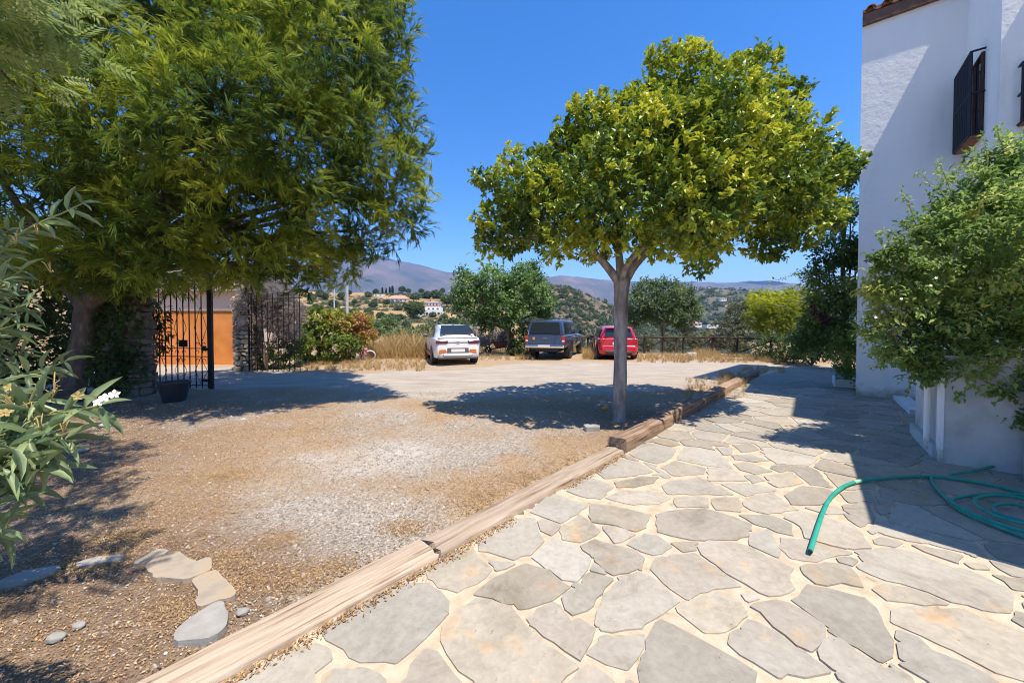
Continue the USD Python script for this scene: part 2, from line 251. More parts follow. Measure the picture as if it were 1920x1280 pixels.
M['citrus'] = leafy('citrus_leaf', [(0, (.026, .05, .010)), (.3, (.07, .11, .014)), (.65, (.19, .21, .016)), (1, (.27, .27, .028))], .42, .45, .22, gain=2.0)
M['acacia'] = leafy('acacia_leaf', [(0, (.022, .045, .010)), (.4, (.07, .105, .014)), (.7, (.15, .175, .018)), (1, (.19, .215, .025))], .6, .2, .38, gain=1.6)
M['oleander'] = leafy('oleander_leaf', [(0, (.06, .095, .045)), (.5, (.13, .18, .085)), (1, (.20, .25, .11))], .42, .45, .3, gain=1.4)
M['jasmine'] = leafy('jasmine_leaf', [(0, (.03, .055, .012)), (.5, (.085, .13, .03)), (.85, (.17, .21, .06)), (1, (.25, .24, .06))], .5, .25, .4, gain=2.0)
M['ivy'] = leafy('climber_leaf', [(0, (.02, .04, .012)), (.6, (.06, .095, .025)), (1, (.12, .15, .05))], .5, .35, .3)
M['bloom'] = leafy('purple_bloom', [(0, (.04, .008, .03)), (1, (.12, .02, .075))], .6, .2, .3)
M['carob'] = leafy('bright_tree_leaf', [(0, (.03, .06, .018)), (.5, (.085, .15, .04)), (1, (.18, .25, .075))], .45, .4, .3)
M['olive'] = leafy('soft_tree_leaf', [(0, (.035, .055, .022)), (.5, (.09, .135, .05)), (1, (.16, .20, .08))], .5, .3, .3)
M['yellowgreen'] = leafy('yellow_green_leaf', [(0, (.04, .06, .008)), (.5, (.13, .15, .012)), (1, (.27, .28, .02))], .5, .3, .4, gain=1.8)
M['autumn'] = leafy('autumn_leaf', [(0, (.04, .06, .015)), (.35, (.10, .14, .025)), (.6, (.20, .22, .03)), (.8, (.34, .20, .06)), (1, (.22, .09, .05))], .55, .3, .3)
M['dryvine'] = leafy('dry_vine', [(0, (.10, .085, .075)), (.6, (.24, .21, .19)), (1, (.34, .29, .25))], .8, .1, .15, gain=1.9)
M['greyshrub'] = leafy('grey_shrub_leaf', [(0, (.06, .075, .045)), (.6, (.15, .16, .09)), (1, (.24, .22, .14))], .7, .2, .25)
M['strawgrass'] = leafy('dry_grass', [(0, (.28, .18, .07)), (.5, (.48, .33, .13)), (1, (.62, .45, .22))], .7, .2, .3, 1.1)
M['palefol'] = leafy('pale_leaf', [(0, (.06, .09, .03)), (.5, (.15, .20, .07)), (1, (.24, .28, .10))], .5, .3, .4)
M['petal'] = plain('white_petal', (.85, .80, .66), .6)
M['bud'] = plain('yellow_bud', (.36, .26, .08), .6)
M['litter'] = leafy('leaf_litter', [(0, (.16, .09, .05)), (.4, (.34, .21, .10)), (.75, (.48, .32, .16)), (1, (.58, .43, .25))], .7, .2, .15, 1.0)
M['pebble'] = leafy('pebble', [(0, (.17, .145, .12)), (.5, (.34, .30, .26)), (1, (.54, .49, .42))], .8, .3, 0.0, 1.0)
M['iron'] = noisy('wrought_iron', [(.3, (.008, .008, .008)), (.7, (.02, .018, .017))], 20, rough=.55, bump=.1, spec=.4)
M['rubber'] = plain('rubber', (.02, .02, .021), .7)
M['black'] = plain('black_plastic', (.018, .018, .02), .5)
M['trim'] = plain('grey_trim', (.10, .10, .105), .5)
M['glass'] = plain('dark_glass', (.02, .026, .03), .06, specular_ior_level=.6)
M['chrome'] = plain('chrome', (.75, .75, .76), .18, metallic=1.0)
M['rim'] = plain('alloy', (.45, .45, .46), .35, metallic=.9)
M['red_lamp'] = plain('red_lamp', (.42, .015, .018), .15, coat_weight=.8)
M['dark_lamp'] = plain('dark_red_lamp', (.10, .008, .016), .12, coat_weight=.8)
M['clear_lamp'] = plain('clear_lamp', (.62, .60, .58), .15, coat_weight=.8)
M['amber'] = plain('amber_lamp', (.75, .26, .05), .2, coat_weight=.5)
M['plate'] = plain('blank_plate', (.70, .70, .68), .4)
def paint(name, c, metal=0.0): return plain(name, c, .32, metallic=metal, coat_weight=1.0, coat_roughness=.04)
M['white_paint'], M['blue_paint'], M['red_paint'] = paint('white_paint', (.74, .75, .78)), paint('slate_paint', (.045, .065, .11), .3), paint('red_paint', (.52, .012, .03))
M['orange_trim'] = plain('orange_trim', (.62, .19, .05), .4)
M['hose'] = noisy('green_hose', [(.3, (.014, .24, .17)), (.55, (.022, .31, .22)), (.75, (.06, .32, .24))], 14, rough=.45, bump=.05, spec=.5)
M['hose_tip'] = plain('pale_hose_tape', (.30, .52, .30), .5)
M['whiteware'] = noisy('white_trough', [(.3, (.62, .60, .57)), (.7, (.75, .73, .70))], 5, bump=.2)
M['tub'] = plain('dark_tub', (.022, .024, .028), .5)
M['mat'] = noisy('dark_mat', [(.3, (.035, .038, .05)), (.7, (.07, .075, .09))], 40, bump=.5)
M['pink'] = plain('pink_paint', (.62, .16, .24), .4); M['red_frame'] = plain('red_frame', (.50, .07, .05), .4)
M['bikewhite'] = plain('white_tyre', (.70, .68, .66), .6)
M['rust'] = noisy('rust', [(.3, (.10, .05, .035)), (.7, (.22, .12, .08))], 14, bump=.5)
M['rubble'] = noisy('rubble_stone', [(.25, (.34, .25, .16)), (.5, (.52, .41, .28)), (.75, (.62, .52, .39))], 7, bump=.8, bscale=24, bdist=.02, rand=.22)
M['shaded_rubble'] = noisy('shaded_rubble_stone', [(.25, (.10, .075, .05)), (.5, (.17, .135, .095)), (.75, (.25, .20, .15))], 7, bump=.8, bscale=24, bdist=.02, rand=.22)  # the rubble again, with the near gatepost's deep shade painted into its colour
M['rubble_fill'] = noisy('rubble_fill', [(.3, (.14, .10, .07)), (.7, (.24, .18, .12))], 9, bump=.6)
M['pole'] = noisy('grey_pole', [(.3, (.40, .38, .35)), (.7, (.52, .50, .47))], 3, bump=.1)
M['far_white'] = plain('far_white_wall', (.72, .69, .64), .9); M['far_roof'] = plain('far_tile_roof', (.42, .24, .17), .9); M['far_win'] = plain('far_window', (.06, .06, .065), .3)
HAZE = 0.0001
STONES = """-90,210 -82,222 -65,232 -52,233 -37,217 -37,209 -44,194 -55,179 -72,179 -89,189 -97,196 -94,201
-122,169 -115,175 -107,184 -98,187 -90,185 -88,179 -90,174 -88,164 -111,162
-82,174 -71,175 -62,172 -58,168 -59,161 -88,161 -88,163 -88,163 -88,163 -87,163 -87,163 -87,163 -87,163 -87,163 -87,163 -87,163 -87,164 -87,164 -87,164 -87,164 -87,164 -87,164 -87,164 -87,164 -87,164 -87,168
-54,245 -51,252 -32,269 -28,268 -22,258 -15,247 -18,238 -34,227 -50,234
-35,200 -28,210 -19,219 -1,212 7,200 14,189 23,182 29,177 24,172 18,163 -11,163 -16,170 -25,175 -30,183 -34,191
-46,177 -42,184 -38,183 -33,179 -30,172 -24,168 -19,162 -51,162 -46,170
-20,225 -13,234 9,252 22,244 34,230 23,221 9,214 2,213 -6,217
15,259 31,283 44,271 52,258 48,247 41,237 33,238
-13,255 0,252 -10,246
30,220 41,234 49,243 62,237 52,226 41,212 34,208 32,212
9,203 16,212 22,218 32,209 42,198 40,191 32,182 22,191
49,209 56,226 63,237 81,243 88,239 95,219 82,209 71,202 68,200 53,197 45,200
42,193 52,194 66,193 59,182 53,175 45,178 39,183
80,203 85,200 93,193 99,185 105,179 110,173 104,162 60,162 59,175 62,180
27,172 33,175 38,175 45,170 46,162 19,162 19,162 19,162 19,162 19,162 19,162 19,162 19,162 25,170
51,274 61,280 73,274 86,266 90,258 83,247 65,243 56,258
53,252 60,246 62,240 53,246
85,275 101,289 110,286 114,273 105,264 97,264 90,268
-23,277 -14,288 1,306 10,313 17,311 20,289 23,277 22,270 12,264 1,259 -21,269
92,248 99,258 128,264 132,250 139,232 122,229 102,222 94,232
135,272 145,278 161,277 170,271 175,260 183,248 173,237 165,227 151,224 145,232 138,246 133,263
96,218 109,222 123,224 130,217 129,209 118,201 105,196 99,196 97,204 93,210
137,214 146,218 158,216 161,209 163,200 158,194 147,186 143,189 140,200 138,210
126,205 132,200 137,193 142,184 145,174 143,172 133,173 120,172 115,179 109,189 117,198
165,219 181,231 191,228 204,221 204,213 195,201 192,191 183,182 176,179 172,186 166,200 166,210
161,193 167,189 172,183 177,178 179,170 173,162 152,162 146,174 152,185
137,225 142,222 142,219 136,219
201,283 219,279 237,266 220,263 206,256 192,259 193,271
172,272 185,290 198,294 191,277 189,268 183,261 175,268
223,260 232,261 233,257 225,252 221,255
191,250 204,253 221,251 217,240 213,230 204,235 188,232 187,240
118,277 134,277 130,267 122,265
242,266 271,270 280,263 288,250 298,242 298,230 294,223 275,211 263,212 260,217 252,218 249,227 241,234 230,241 228,248 238,256
218,227 229,232 242,227 248,223 250,217 235,217 217,221
213,211 228,213 242,211 253,211 256,204 264,195 266,188 235,166 231,170 223,175 218,185 211,194 205,202
201,196 206,193 205,184 211,177 215,171 215,163 188,163 187,170 184,177 190,185
269,280 278,284 284,278 274,273 266,276
290,273 300,270 309,262 298,255 291,266
304,253 313,252 310,247 302,248
324,255 335,248 329,240 318,242
309,240 325,237 312,227 304,229
272,203 281,208 287,206 275,197 271,200
17,324 32,349 41,356 56,340 65,336 53,320 39,306 27,315
21,307 30,311 37,301 30,289 24,294
38,297 57,318 66,294 63,288 50,280 39,282
70,336 88,332 105,324 113,316 104,299 96,294 83,302 65,309
72,299 84,297 93,289 76,277
54,365 78,397 91,383 98,373 81,349 65,353
87,349 105,363 131,365 144,349 130,340 108,337
104,383 135,397 150,396 140,383 119,373 104,373
91,414 130,450 146,436 151,412 131,403 97,395
145,469 171,504 188,509 208,486 191,457 166,437 151,454
167,423 190,443 213,422 204,408 172,401
196,451 225,496 241,489 256,476 254,451 243,425 221,430
150,376 164,387 196,393 206,358 173,358 147,359 147,368
148,348 165,352 179,349 170,333 146,333
181,346 197,349 207,348 196,326 176,327
122,318 140,325 164,327 180,318 190,303 179,288 167,282 137,282 122,288 114,293
218,423 242,420 240,390 202,389
211,379 238,381 255,368 230,360 219,354 215,363
206,337 218,352 246,359 243,341 245,328 215,322 206,326
191,318 217,316 221,303 212,289 205,293 195,305
256,355 285,374 302,370 303,358 289,346 272,337 249,338
226,312 244,324 257,312 270,301 256,273 239,270 228,277 220,283 229,300
258,330 283,334 281,322 266,320
291,334 316,339 299,314 275,301 277,310
310,358 340,363 324,343 303,343
255,436 272,440 281,415 259,407 252,418
247,401 257,402 258,390 243,384
266,399 298,408 292,384 261,373 260,384
268,463 292,467 298,447 282,443 265,451
266,494 281,489 267,467 260,467
293,504 317,508 313,485 288,476"""
# ---------------------------------------------------------------- the lie of the land
smooth01 = lambda x: np.clip(x, 0, 1) ** 2 * (3 - 2 * np.clip(x, 0, 1))
def px_of(x, y): return np.where(y > .5, x / np.maximum(y, .5) * 720 + 960, np.where(x > 0, 6000., -6000.))
HILL_R = [0, 21.4, 23.0, 27, 40, 70, 110, 160, 220, 290, 350, 420, 600, 1200, 14000]
HILL_L = [0, 0, -.1, -1.2, -3.0, -4.5, -3.2, .6, 7.0, 16.0, 26.0, 31.0, 22.0, -10, -30]        # the inhabited hillside, left
HILL_V = [0, 0, -.2, -1.8, -6.0, -12., -20., -26., -30., -30., -30., -30., -30., -30, -30]        # the valley, right
def ground_z(x, y):
    r = np.hypot(x, y); px = px_of(x, y)
    w = 1 - smooth01((px - 900) / 150); w = w * np.where(y > 0, 1, 0)
    back = smooth01(-y / 4 + .5)
    z = w * np.interp(r, HILL_R, HILL_L) + (1 - w) * np.interp(r, HILL_R, HILL_V)
    z = z + smooth01((r - 40) / 120) * (meshkit.fbm(np.stack([x / 38, y / 38, 0 * x], -1), 4, 3) - .5) * np.clip(r * .035, 0, 9)
    return np.where(y < 1, np.minimum(z, 0) * (1 - back), z)
rs = np.concatenate([np.linspace(.0, 17, 8), np.linspace(18, 60, 34), np.geomspace(62, 700, 90), np.geomspace(760, 14000, 18)])
th = np.concatenate([np.linspace(-180, -62, 40)[:-1], np.linspace(-62, 62, 330), np.linspace(62, 180, 40)[1:]])
R_, TH = np.meshgrid(rs, np.radians(th), indexing='ij'); gx, gy = R_ * np.sin(TH), R_ * np.cos(TH)
gz = ground_z(gx, gy) - .06
def grid_faces(a, b):
    i, j = np.meshgrid(np.arange(a - 1), np.arange(b - 1), indexing='ij'); k = i * b + j
    return np.stack([k, k + 1, k + b + 1, k + b], -1).reshape(-1, 4)
def hillmat(name, stops, scale, bump=.5, stretch=(1, 1, 1), b2=None):
    return noisy(name, stops, scale, 9.0, .95, bump, scale * 6, 2.0, stretch, spec=.1)
M['land'] = hillmat('dry_hill_ground', [(.30, (.075, .075, .035)), (.42, (.20, .145, .07)), (.52, (.36, .24, .115)), (.62, (.42, .28, .14)), (.75, (.17, .13, .06))], .035)
M['scrub_hill'] = hillmat('scrub_hill', [(.30, (.045, .05, .03)), (.46, (.09, .085, .05)), (.58, (.16, .12, .08)), (.72, (.25, .17, .11))], .03)
M['far_hill'] = hillmat('far_hill', [(.30, (.05, .06, .04)), (.5, (.09, .09, .06)), (.7, (.22, .17, .12))], .012)
M['mountain'] = hillmat('mountain', [(.30, (.045, .06, .05)), (.48, (.09, .085, .07)), (.62, (.15, .12, .095)), (.76, (.20, .15, .115))], .0022, bump=.4)
put(numbered('/World', 'ground'), (np.stack([gx, gy, gz], -1).reshape(-1, 3), grid_faces(*gx.shape)[:, ::-1]), M['land'], smooth=True, kind='structure', label='dry hilly ground falling into the valley and rising beyond')

def ridge(name, label, crest, D, z0, m, front=.45, back=.3, step=7, gully=.25, seed=0, rows=26):
    xs = np.array([c[0] for c in crest], float); ys = np.array([c[1] for c in crest], float)
    px = np.arange(xs[0], xs[-1] + step, step); py = np.interp(px, xs, ys)
    # rounded between the given points, with small irregularities
    py = np.convolve(np.pad(py, 3, mode='edge'), np.ones(7) / 7, 'valid')
    zc = CAMH + (607 - py) / 720 * D; X = (px - 960) / 720 * D
    s = np.concatenate([np.linspace(0, 1, rows), np.linspace(1.08, 1.6, 7)])
    V = []
    for q in s:
        d = (1 - front * (1 - q)) if q <= 1 else 1 + back * (q - 1) / .6
        prof = q ** 1.25 if q <= 1 else max(0, 1 - ((q - 1) / .6) ** 1.4)
        x, y = X * d, np.full_like(X, D * d); k = 5.0 / D * 1.8
        warp = meshkit.fbm(np.stack([x * k, y * k * .45, 0 * x + seed], -1), 5, seed) - .5
        amp = gully * (zc - z0) * (4 * q * (1 - q) if q <= 1 else .4)
        small = (meshkit.fbm(np.stack([x * k * 9, y * k * 9, 0 * x], -1), 3, seed + 5) - .5) * (zc - z0) * .035
        V.append(np.stack([x, y + (meshkit.noise(np.stack([x * k, 0 * x, 0 * x], -1), seed + 2) - .5) * D * .12 * min(q, 1) * (q < 1), z0 + (zc - z0) * prof + warp * amp + small], -1))
    V = np.array(V); path = numbered('/World', name)
    put(path, (V.reshape(-1, 3), grid_faces(*V.shape[:2])), m, smooth=True, kind='structure', label=label)
    return V
mid = ridge('scrub_hill', 'dark scrub covered hill rising behind the pickup truck and red hatchback', [(880, 545), (980, 530), (1030, 533), (1060, 538), (1100, 552), (1140, 571), (1180, 590), (1240, 614), (1300, 630), (1400, 650)], 450, -42, M['scrub_hill'], seed=1, gully=.22)
far1 = ridge('far_hill', 'further wooded hill with scattered white houses behind the round tree', [(1000, 600), (1120, 582), (1200, 569), (1260, 552), (1300, 544), (1340, 540), (1362, 545), (1385, 542), (1410, 548), (1440, 550), (1480, 554), (1540, 560), (1640, 562), (1750, 558), (1900, 552), (2300, 570), (2800, 600)], 1000, -60, M['far_hill'], seed=4, gully=.2)
mtn = ridge('mountains', 'hazy blue grey mountain range along the horizon', [(-700, 540), (-200, 520), (300, 508), (560, 500), (640, 486), (690, 479), (740, 487), (780, 494), (820, 506), (860, 514), (910, 520), (960, 524), (1010, 523), (1045, 521), (1080, 516), (1105, 523), (1150, 526), (1200, 529), (1260, 530), (1300, 527), (1350, 531), (1390, 529), (1430, 525), (1470, 530), (1530, 535), (1700, 531), (2000, 528), (2700, 545)], 5200, -60, M['mountain'], seed=9, step=9, gully=.55, front=.5, rows=40)

# ---------------------------------------------------------------- gravel yard and road: one surface, two pieces
gxs, gys = np.arange(-19, 13.01, .12), np.arange(.25, 21.3, .12)
X, Y = np.meshgrid(gxs, gys, indexing='ij'); px = px_of(X, Y)
ynear = np.interp(px, [-600, 0, 400, 560, 700, 840, 960, 1150, 1290, 1400, 1480, 1700], [G(960, y)[1] for y in (752, 740, 730, 726, 740, 752, 741, 740, 727, 706, 697, 690)])
yfar = np.interp(px, [-600, 288, 440, 570, 700, 790, 900, 1000, 1200, 1400, 1500, 1700], [G(960, y)[1] for y in (690, 690, 690, 699, 701, 694, 690, 681, 680, 681, 683, 683)])
wob = meshkit.fbm(np.stack([X * .8, Y * .8, 0 * X], -1), 4, 11) - .5; wob2 = meshkit.fbm(np.stack([X * 2.2, Y * 2.2, 0 * X], -1), 4, 12) - .5
road = smooth01((Y - ynear + wob * 1.4) / .8 + .3) * smooth01((yfar - Y + wob * 1.6) / .9 + .3)
def blob(px_, py_, r, amp=1.0):
    c = G(px_, py_); return amp * np.exp(-((X - c[0]) ** 2 + (Y - c[1]) ** 2) / (2 * r * r))
grey = blob(640, 1000, .55) + blob(470, 1010, .45, .8) + blob(700, 880, .55, .9) + blob(880, 860, .6, .8) + blob(820, 800, .9, .5) + blob(560, 1090, .35, .9) + blob(200, 960, .4, .5) + blob(780, 960, .35, .6) + blob(600, 780, .8, .3)
white = blob(690, 870, .42) + blob(620, 862, .28, .8) + blob(760, 845, .3, .6) + blob(470, 905, .3, .35)
straw = np.clip(.92 + wob * 1.9 + wob2 * 1.2 - .55 * grey + blob(560, 1080, .3, .5) + blob(430, 1050, .3, .6) + blob(900, 930, .5, .5) + blob(1090, 870, .5, .4), 0, 1) * (1 - road)
far_grass = smooth01((Y - yfar) / .8 + .2); straw = np.maximum(straw, far_grass * (.8 + wob))
dirt = np.clip(blob(250, 1180, .50, 1.5) + blob(100, 1250, .6, 1.5) + blob(60, 1050, .55, 1.0) + blob(60, 900, .9, .9) + blob(1170, 780, 1.0, .9) + blob(250, 790, 1.6, .7) + blob(100, 780, 1.5, .8) + wob * .6, 0, 1) * (1 - road)
Zy = (wob * .07 + wob2 * .03) * (1 - .7 * road) + .01 - np.where(X > -.58 + (Y - 2.69) * .88 - .2, .045, 0)
Zy = Zy + np.where(Y > 20.5, ground_z(X, Y), 0) + far_grass * .03
M['yard'] = mat('yard_gravel', {'g': ('geometry', {}),
    'ar': ('attribute', {'attribute': 'road'}), 'as': ('attribute', {'attribute': 'straw'}), 'ad': ('attribute', {'attribute': 'dirt'}), 'aw': ('attribute', {'attribute': 'white'}),
    'v': ('voronoi_texture', {'scale': 55.0}), 'vr': ('rgb_ramp', {'ramp': [(0, (.13, .105, .08)), (.35, (.33, .28, .225)), (.7, (.44, .385, .32)), (1, (.58, .52, .45))]}),
    'sn': ('noise_texture', {'scale': 34.0, 'detail': 7.0, 'roughness': .7, 'distortion': 1.0}), 'sr': ('rgb_ramp', {'ramp': [(.28, (.20, .12, .065)), (.45, (.36, .235, .125)), (.6, (.46, .32, .18)), (.75, (.58, .44, .28))]}),
    'dn': ('noise_texture', {'scale': 12.0, 'detail': 8.0, 'roughness': .7}), 'dr': ('rgb_ramp', {'ramp': [(.3, (.15, .095, .062)), (.55, (.27, .19, .13)), (.75, (.38, .28, .19))]}),
    'rt': ('mapping', {'scale': (.45, 1.7, 1.0)}), 'rn': ('noise_texture', {'scale': 1.7, 'detail': 9.0, 'roughness': .72}), 'rr': ('rgb_ramp', {'ramp': [(.3, (.32, .265, .21)), (.5, (.43, .37, .30)), (.7, (.51, .45, .375))]}),
    'hs': ('voronoi_texture', {'scale': 70.0}), 'rv': ('rgb_ramp', {'ramp': [(0, (.78, .78, .78)), (1, (1.1, 1.1, 1.1))]}), 'rm': ('mix', {'mix_type': 'multiply', 'fac': 1.0}),
    'wm': ('mix', {'color2': (.60, .56, .49)}), 'mn': ('noise_texture', {'scale': 9.0, 'detail': 6.0, 'roughness': .7}), 'sm': ('math', {'math_type': 'multiply_add', 'value2': 1.6}), 'sm2': ('math', {'math_type': 'add', 'value2': -.95, 'use_clamp': True}), 'wx': ('math', {'math_type': 'multiply', 'use_clamp': True}),
    'wr': ('rgb_ramp', {'ramp': [(.40, (0, 0, 0)), (.62, (1, 1, 1))]}),
    'm1': ('mix', {}), 'm2': ('mix', {}), 'm3': ('mix', {}), 'dm': ('math', {'math_type': 'multiply_add', 'value2': 1.0, 'use_clamp': True}), 'dz': ('math', {'math_type': 'subtract', 'value2': .5}),
    'u1': ('bump', {'strength': .9, 'distance': .02}), 'u2': ('bump', {'strength': .8, 'distance': .012}), 'p': ('principled_bsdf', {'roughness': .95, 'specular_ior_level': .15})},
    [('g.position', 'v.vector'), ('g.position', 'sn.vector'), ('g.position', 'dn.vector'), ('g.position', 'rt.vector'), ('rt.vector', 'rn.vector'), ('g.position', 'mn.vector'), ('g.position', 'hs.vector'),
     ('v.color', 'vr.fac'), ('sn.fac', 'sr.fac'), ('dn.fac', 'dr.fac'), ('rn.fac', 'rr.fac'), ('hs.distance', 'rv.fac'), ('rr.color', 'rm.color1'), ('rv.color', 'rm.color2'),
     ('aw.fac', 'wx.value1'), ('wr.color', 'wx.value2'), ('mn.fac', 'wr.fac'), ('wx.value', 'wm.fac'), ('vr.color', 'wm.color1'),
     ('mn.fac', 'sm.value1'), ('as.fac', 'sm.value3'), ('sm.value', 'sm2.value1'), ('sm2.value', 'm1.fac'), ('wm.color', 'm1.color1'), ('sr.color', 'm1.color2'),
     ('mn.fac', 'dz.value1'), ('dz.value', 'dm.value1'), ('ad.fac', 'dm.value3'), ('dm.value', 'm2.fac'), ('m1.color', 'm2.color1'), ('dr.color', 'm2.color2'),
     ('ar.fac', 'm3.fac'), ('m2.color', 'm3.color1'), ('rm.color', 'm3.color2'), ('m3.color', 'p.base_color'),
     ('sn.fac', 'u1.height'), ('v.distance', 'u2.height'), ('u1.normal', 'u2.normal'), ('u2.normal', 'p.normal')], surface='p.BSDF')
fq = grid_faces(len(gxs), len(gys))
isroad = road.ravel()[fq].mean(1) > .5
def yard_piece(name, label, sel):
    f = fq[sel]; used, inv = np.unique(f, return_inverse=True); pick = lambda a: a.ravel()[used]
    put(numbered('/World', name), (np.stack([pick(X), pick(Y), pick(Zy)], 1), inv.reshape(-1, 4)), M['yard'], kind='structure', label=label, smooth=True, attrs={'road': pick(road), 'straw': pick(straw), 'dirt': pick(dirt), 'white': pick(np.clip(white, 0, 1))})
yard_piece('gravel_yard', 'gravel yard covered with straw coloured leaf litter', ~isroad)
yard_piece('gravel_road', 'pale gravel road crossing from the gate to the parked cars', isroad)
_yard = (gxs, gys, Zy)
def yard_z(x, y):
    i = np.clip(((np.asarray(x) - gxs[0]) / .12).astype(int), 0, len(gxs) - 1); j = np.clip(((np.asarray(y) - gys[0]) / .12).astype(int), 0, len(gys) - 1); return Zy[i, j]
def yard_val(a, x, y):
    i = np.clip(((np.asarray(x) - gxs[0]) / .12).astype(int), 0, len(gxs) - 1); j = np.clip(((np.asarray(y) - gys[0]) / .12).astype(int), 0, len(gys) - 1); return a[i, j]

# ---------------------------------------------------------------- house plan (along: b, towards the camera: n)
bdir, ndir = np.array([.79, -.6131]), np.array([-.6131, -.79])
C = G(1604, 742)[:2]
def hit(p, d, pxl): u = (pxl - 960) / 720; return (u * p[1] - p[0]) / (d[0] - u * d[1])
I1 = C + bdir * hit(C, bdir, 1800); O1 = I1 + ndir * hit(I1, ndir, 1863)
I2 = O1 + bdir * 1.0; O2 = I2 + ndir * 2.3; O3 = np.array([3.75, 1.96])
foot = Polygon([C, I1, O1, I2, O2, O2 + bdir * 7, O2 + bdir * 7 - ndir * 12, C + np.array([.70, .714]) * 5.2]); porch = Polygon([O3, O3 - ndir * 2.5, O3 - ndir * 2.5 + bdir * 5, O3 + bdir * 5])
W = G(1768, 868)[:2]
tb = lambda t, s: O3 + bdir * t - ndir * s
def ts(p): d = p - O3; return d @ bdir, -(d @ ndir)
wt, ws = ts(W); low_poly = Polygon([tb(wt, ws), tb(1.36, ws), tb(1.36, ws + 1.5), tb(wt, ws + 1.5)])

# ---------------------------------------------------------------- flagstone terrace
axis, perp = np.array([.66, .7513]), np.array([.7513, -.66]); Lp = lambda t, o=0.0: np.array([-.58, 2.69]) + axis * t + perp * o
terr = Polygon([Lp(-3.6, .11), Lp(14.2, .11), (12, 13.4), (12, -.6), (-1.5, -.6)]).difference(foot)
t_path = struct('flagstone_terrace', 'terrace of irregular grey flagstones set in sandy mortar')
gx2, gy2 = np.arange(-3.4, 12.2, .1), np.arange(-.6, 13.6, .1)
inside = []
bx, by = np.meshgrid(gx2, gy2, indexing='ij'); import shapely
keep = shapely.contains_xy(terr.buffer(.05), bx.ravel(), by.ravel())
fz = grid_faces(len(gx2), len(gy2)); fz = fz[keep[fz].all(1)]; used, inv = np.unique(fz, return_inverse=True)
bz = (meshkit.fbm(np.stack([bx * 3, by * 3, 0 * bx], -1), 4, 21) - .5) * .007 - .0035
part(t_path, 'mortar_bed', (np.stack([bx.ravel()[used], by.ravel()[used], bz.ravel()[used]], 1), inv.reshape(-1, 4)), M['mortar'], smooth=True)
traced = [np.array([[int(c) / 100 for c in q.split(',')] for q in line.split()]) for line in STONES.strip().split('\n')]
tpoly = []
for t in traced:                                          # set close together: every stone a little larger, never over its neighbour
    g = Polygon(t).buffer(0).buffer(.016, join_style=2, mitre_limit=1.6)
    for q in tpoly:
        if g.intersects(q.buffer(.014)): g = g.difference(q.buffer(.016))
    if g.geom_type == 'MultiPolygon': g = max(g.geoms, key=lambda a: a.area)
    tpoly.append(g)
done = unary_union(tpoly)
fits = [np.array(g.exterior.coords)[:-1] for g in tpoly if g.geom_type == 'Polygon']
r9 = np.random.default_rng(19); seeds = []
for i, u in enumerate(np.arange(-2.6, 16, .50)):
    for v in np.arange(-.4, 14, .42 + .05 * (i % 3)): seeds.append([u + r9.uniform(-.2, .2), v + r9.uniform(-.19, .19)])
seeds = np.array(seeds); free = terr.difference(done.buffer(.018)).buffer(-.006)
seeds = seeds[:, :1] * perp * .95 + seeds[:, 1:] * axis + np.array([-2.2, .3])
vor = Voronoi(seeds); cells = []
for k, reg in enumerate(vor.point_region):
    rg = vor.regions[reg]
    if not rg or -1 in rg: continue
    g = Polygon(vor.vertices[rg]).intersection(free)
    for q in (g.geoms if g.geom_type == 'MultiPolygon' else [g]):
        q = q.buffer(-r9.uniform(.010, .021))
        if q.geom_type == 'Polygon' and q.area > .02: cells.append(np.array(q.exterior.coords)[:-1])
rest = MB(); n_st = 0
for k, ring in enumerate(fits + cells):
    c = ring.mean(0); seen = c[1] > 1.2 and c[1] < 9.4 and abs(c[0] / c[1]) < 1.42
    near = c[1] < 6
    if not near: ring = np.array(Polygon(ring).simplify(.02).exterior.coords)[:-1]
    try: g = slab(ring, .0042 + r9.uniform(-.001, .003), .005, .03, seed=k, jit=.007 if near else .003, seg=.055 if near else .14, rim=True)
    except Exception: continue
    if seen and n_st < 298: part(t_path, 'flagstone', g[:2], M['stones'][int(r9.choice(4, p=[.4, .25, .2, .15]))], attrs={'rim': g[2]} if len(g) > 2 else {'rim': np.zeros(len(g[0]))}); n_st += 1
    else: rest.add(*g[:2])
if rest.v: part(t_path, 'outer_flagstones', rest.out(), M['stones'][0], kind='stuff')

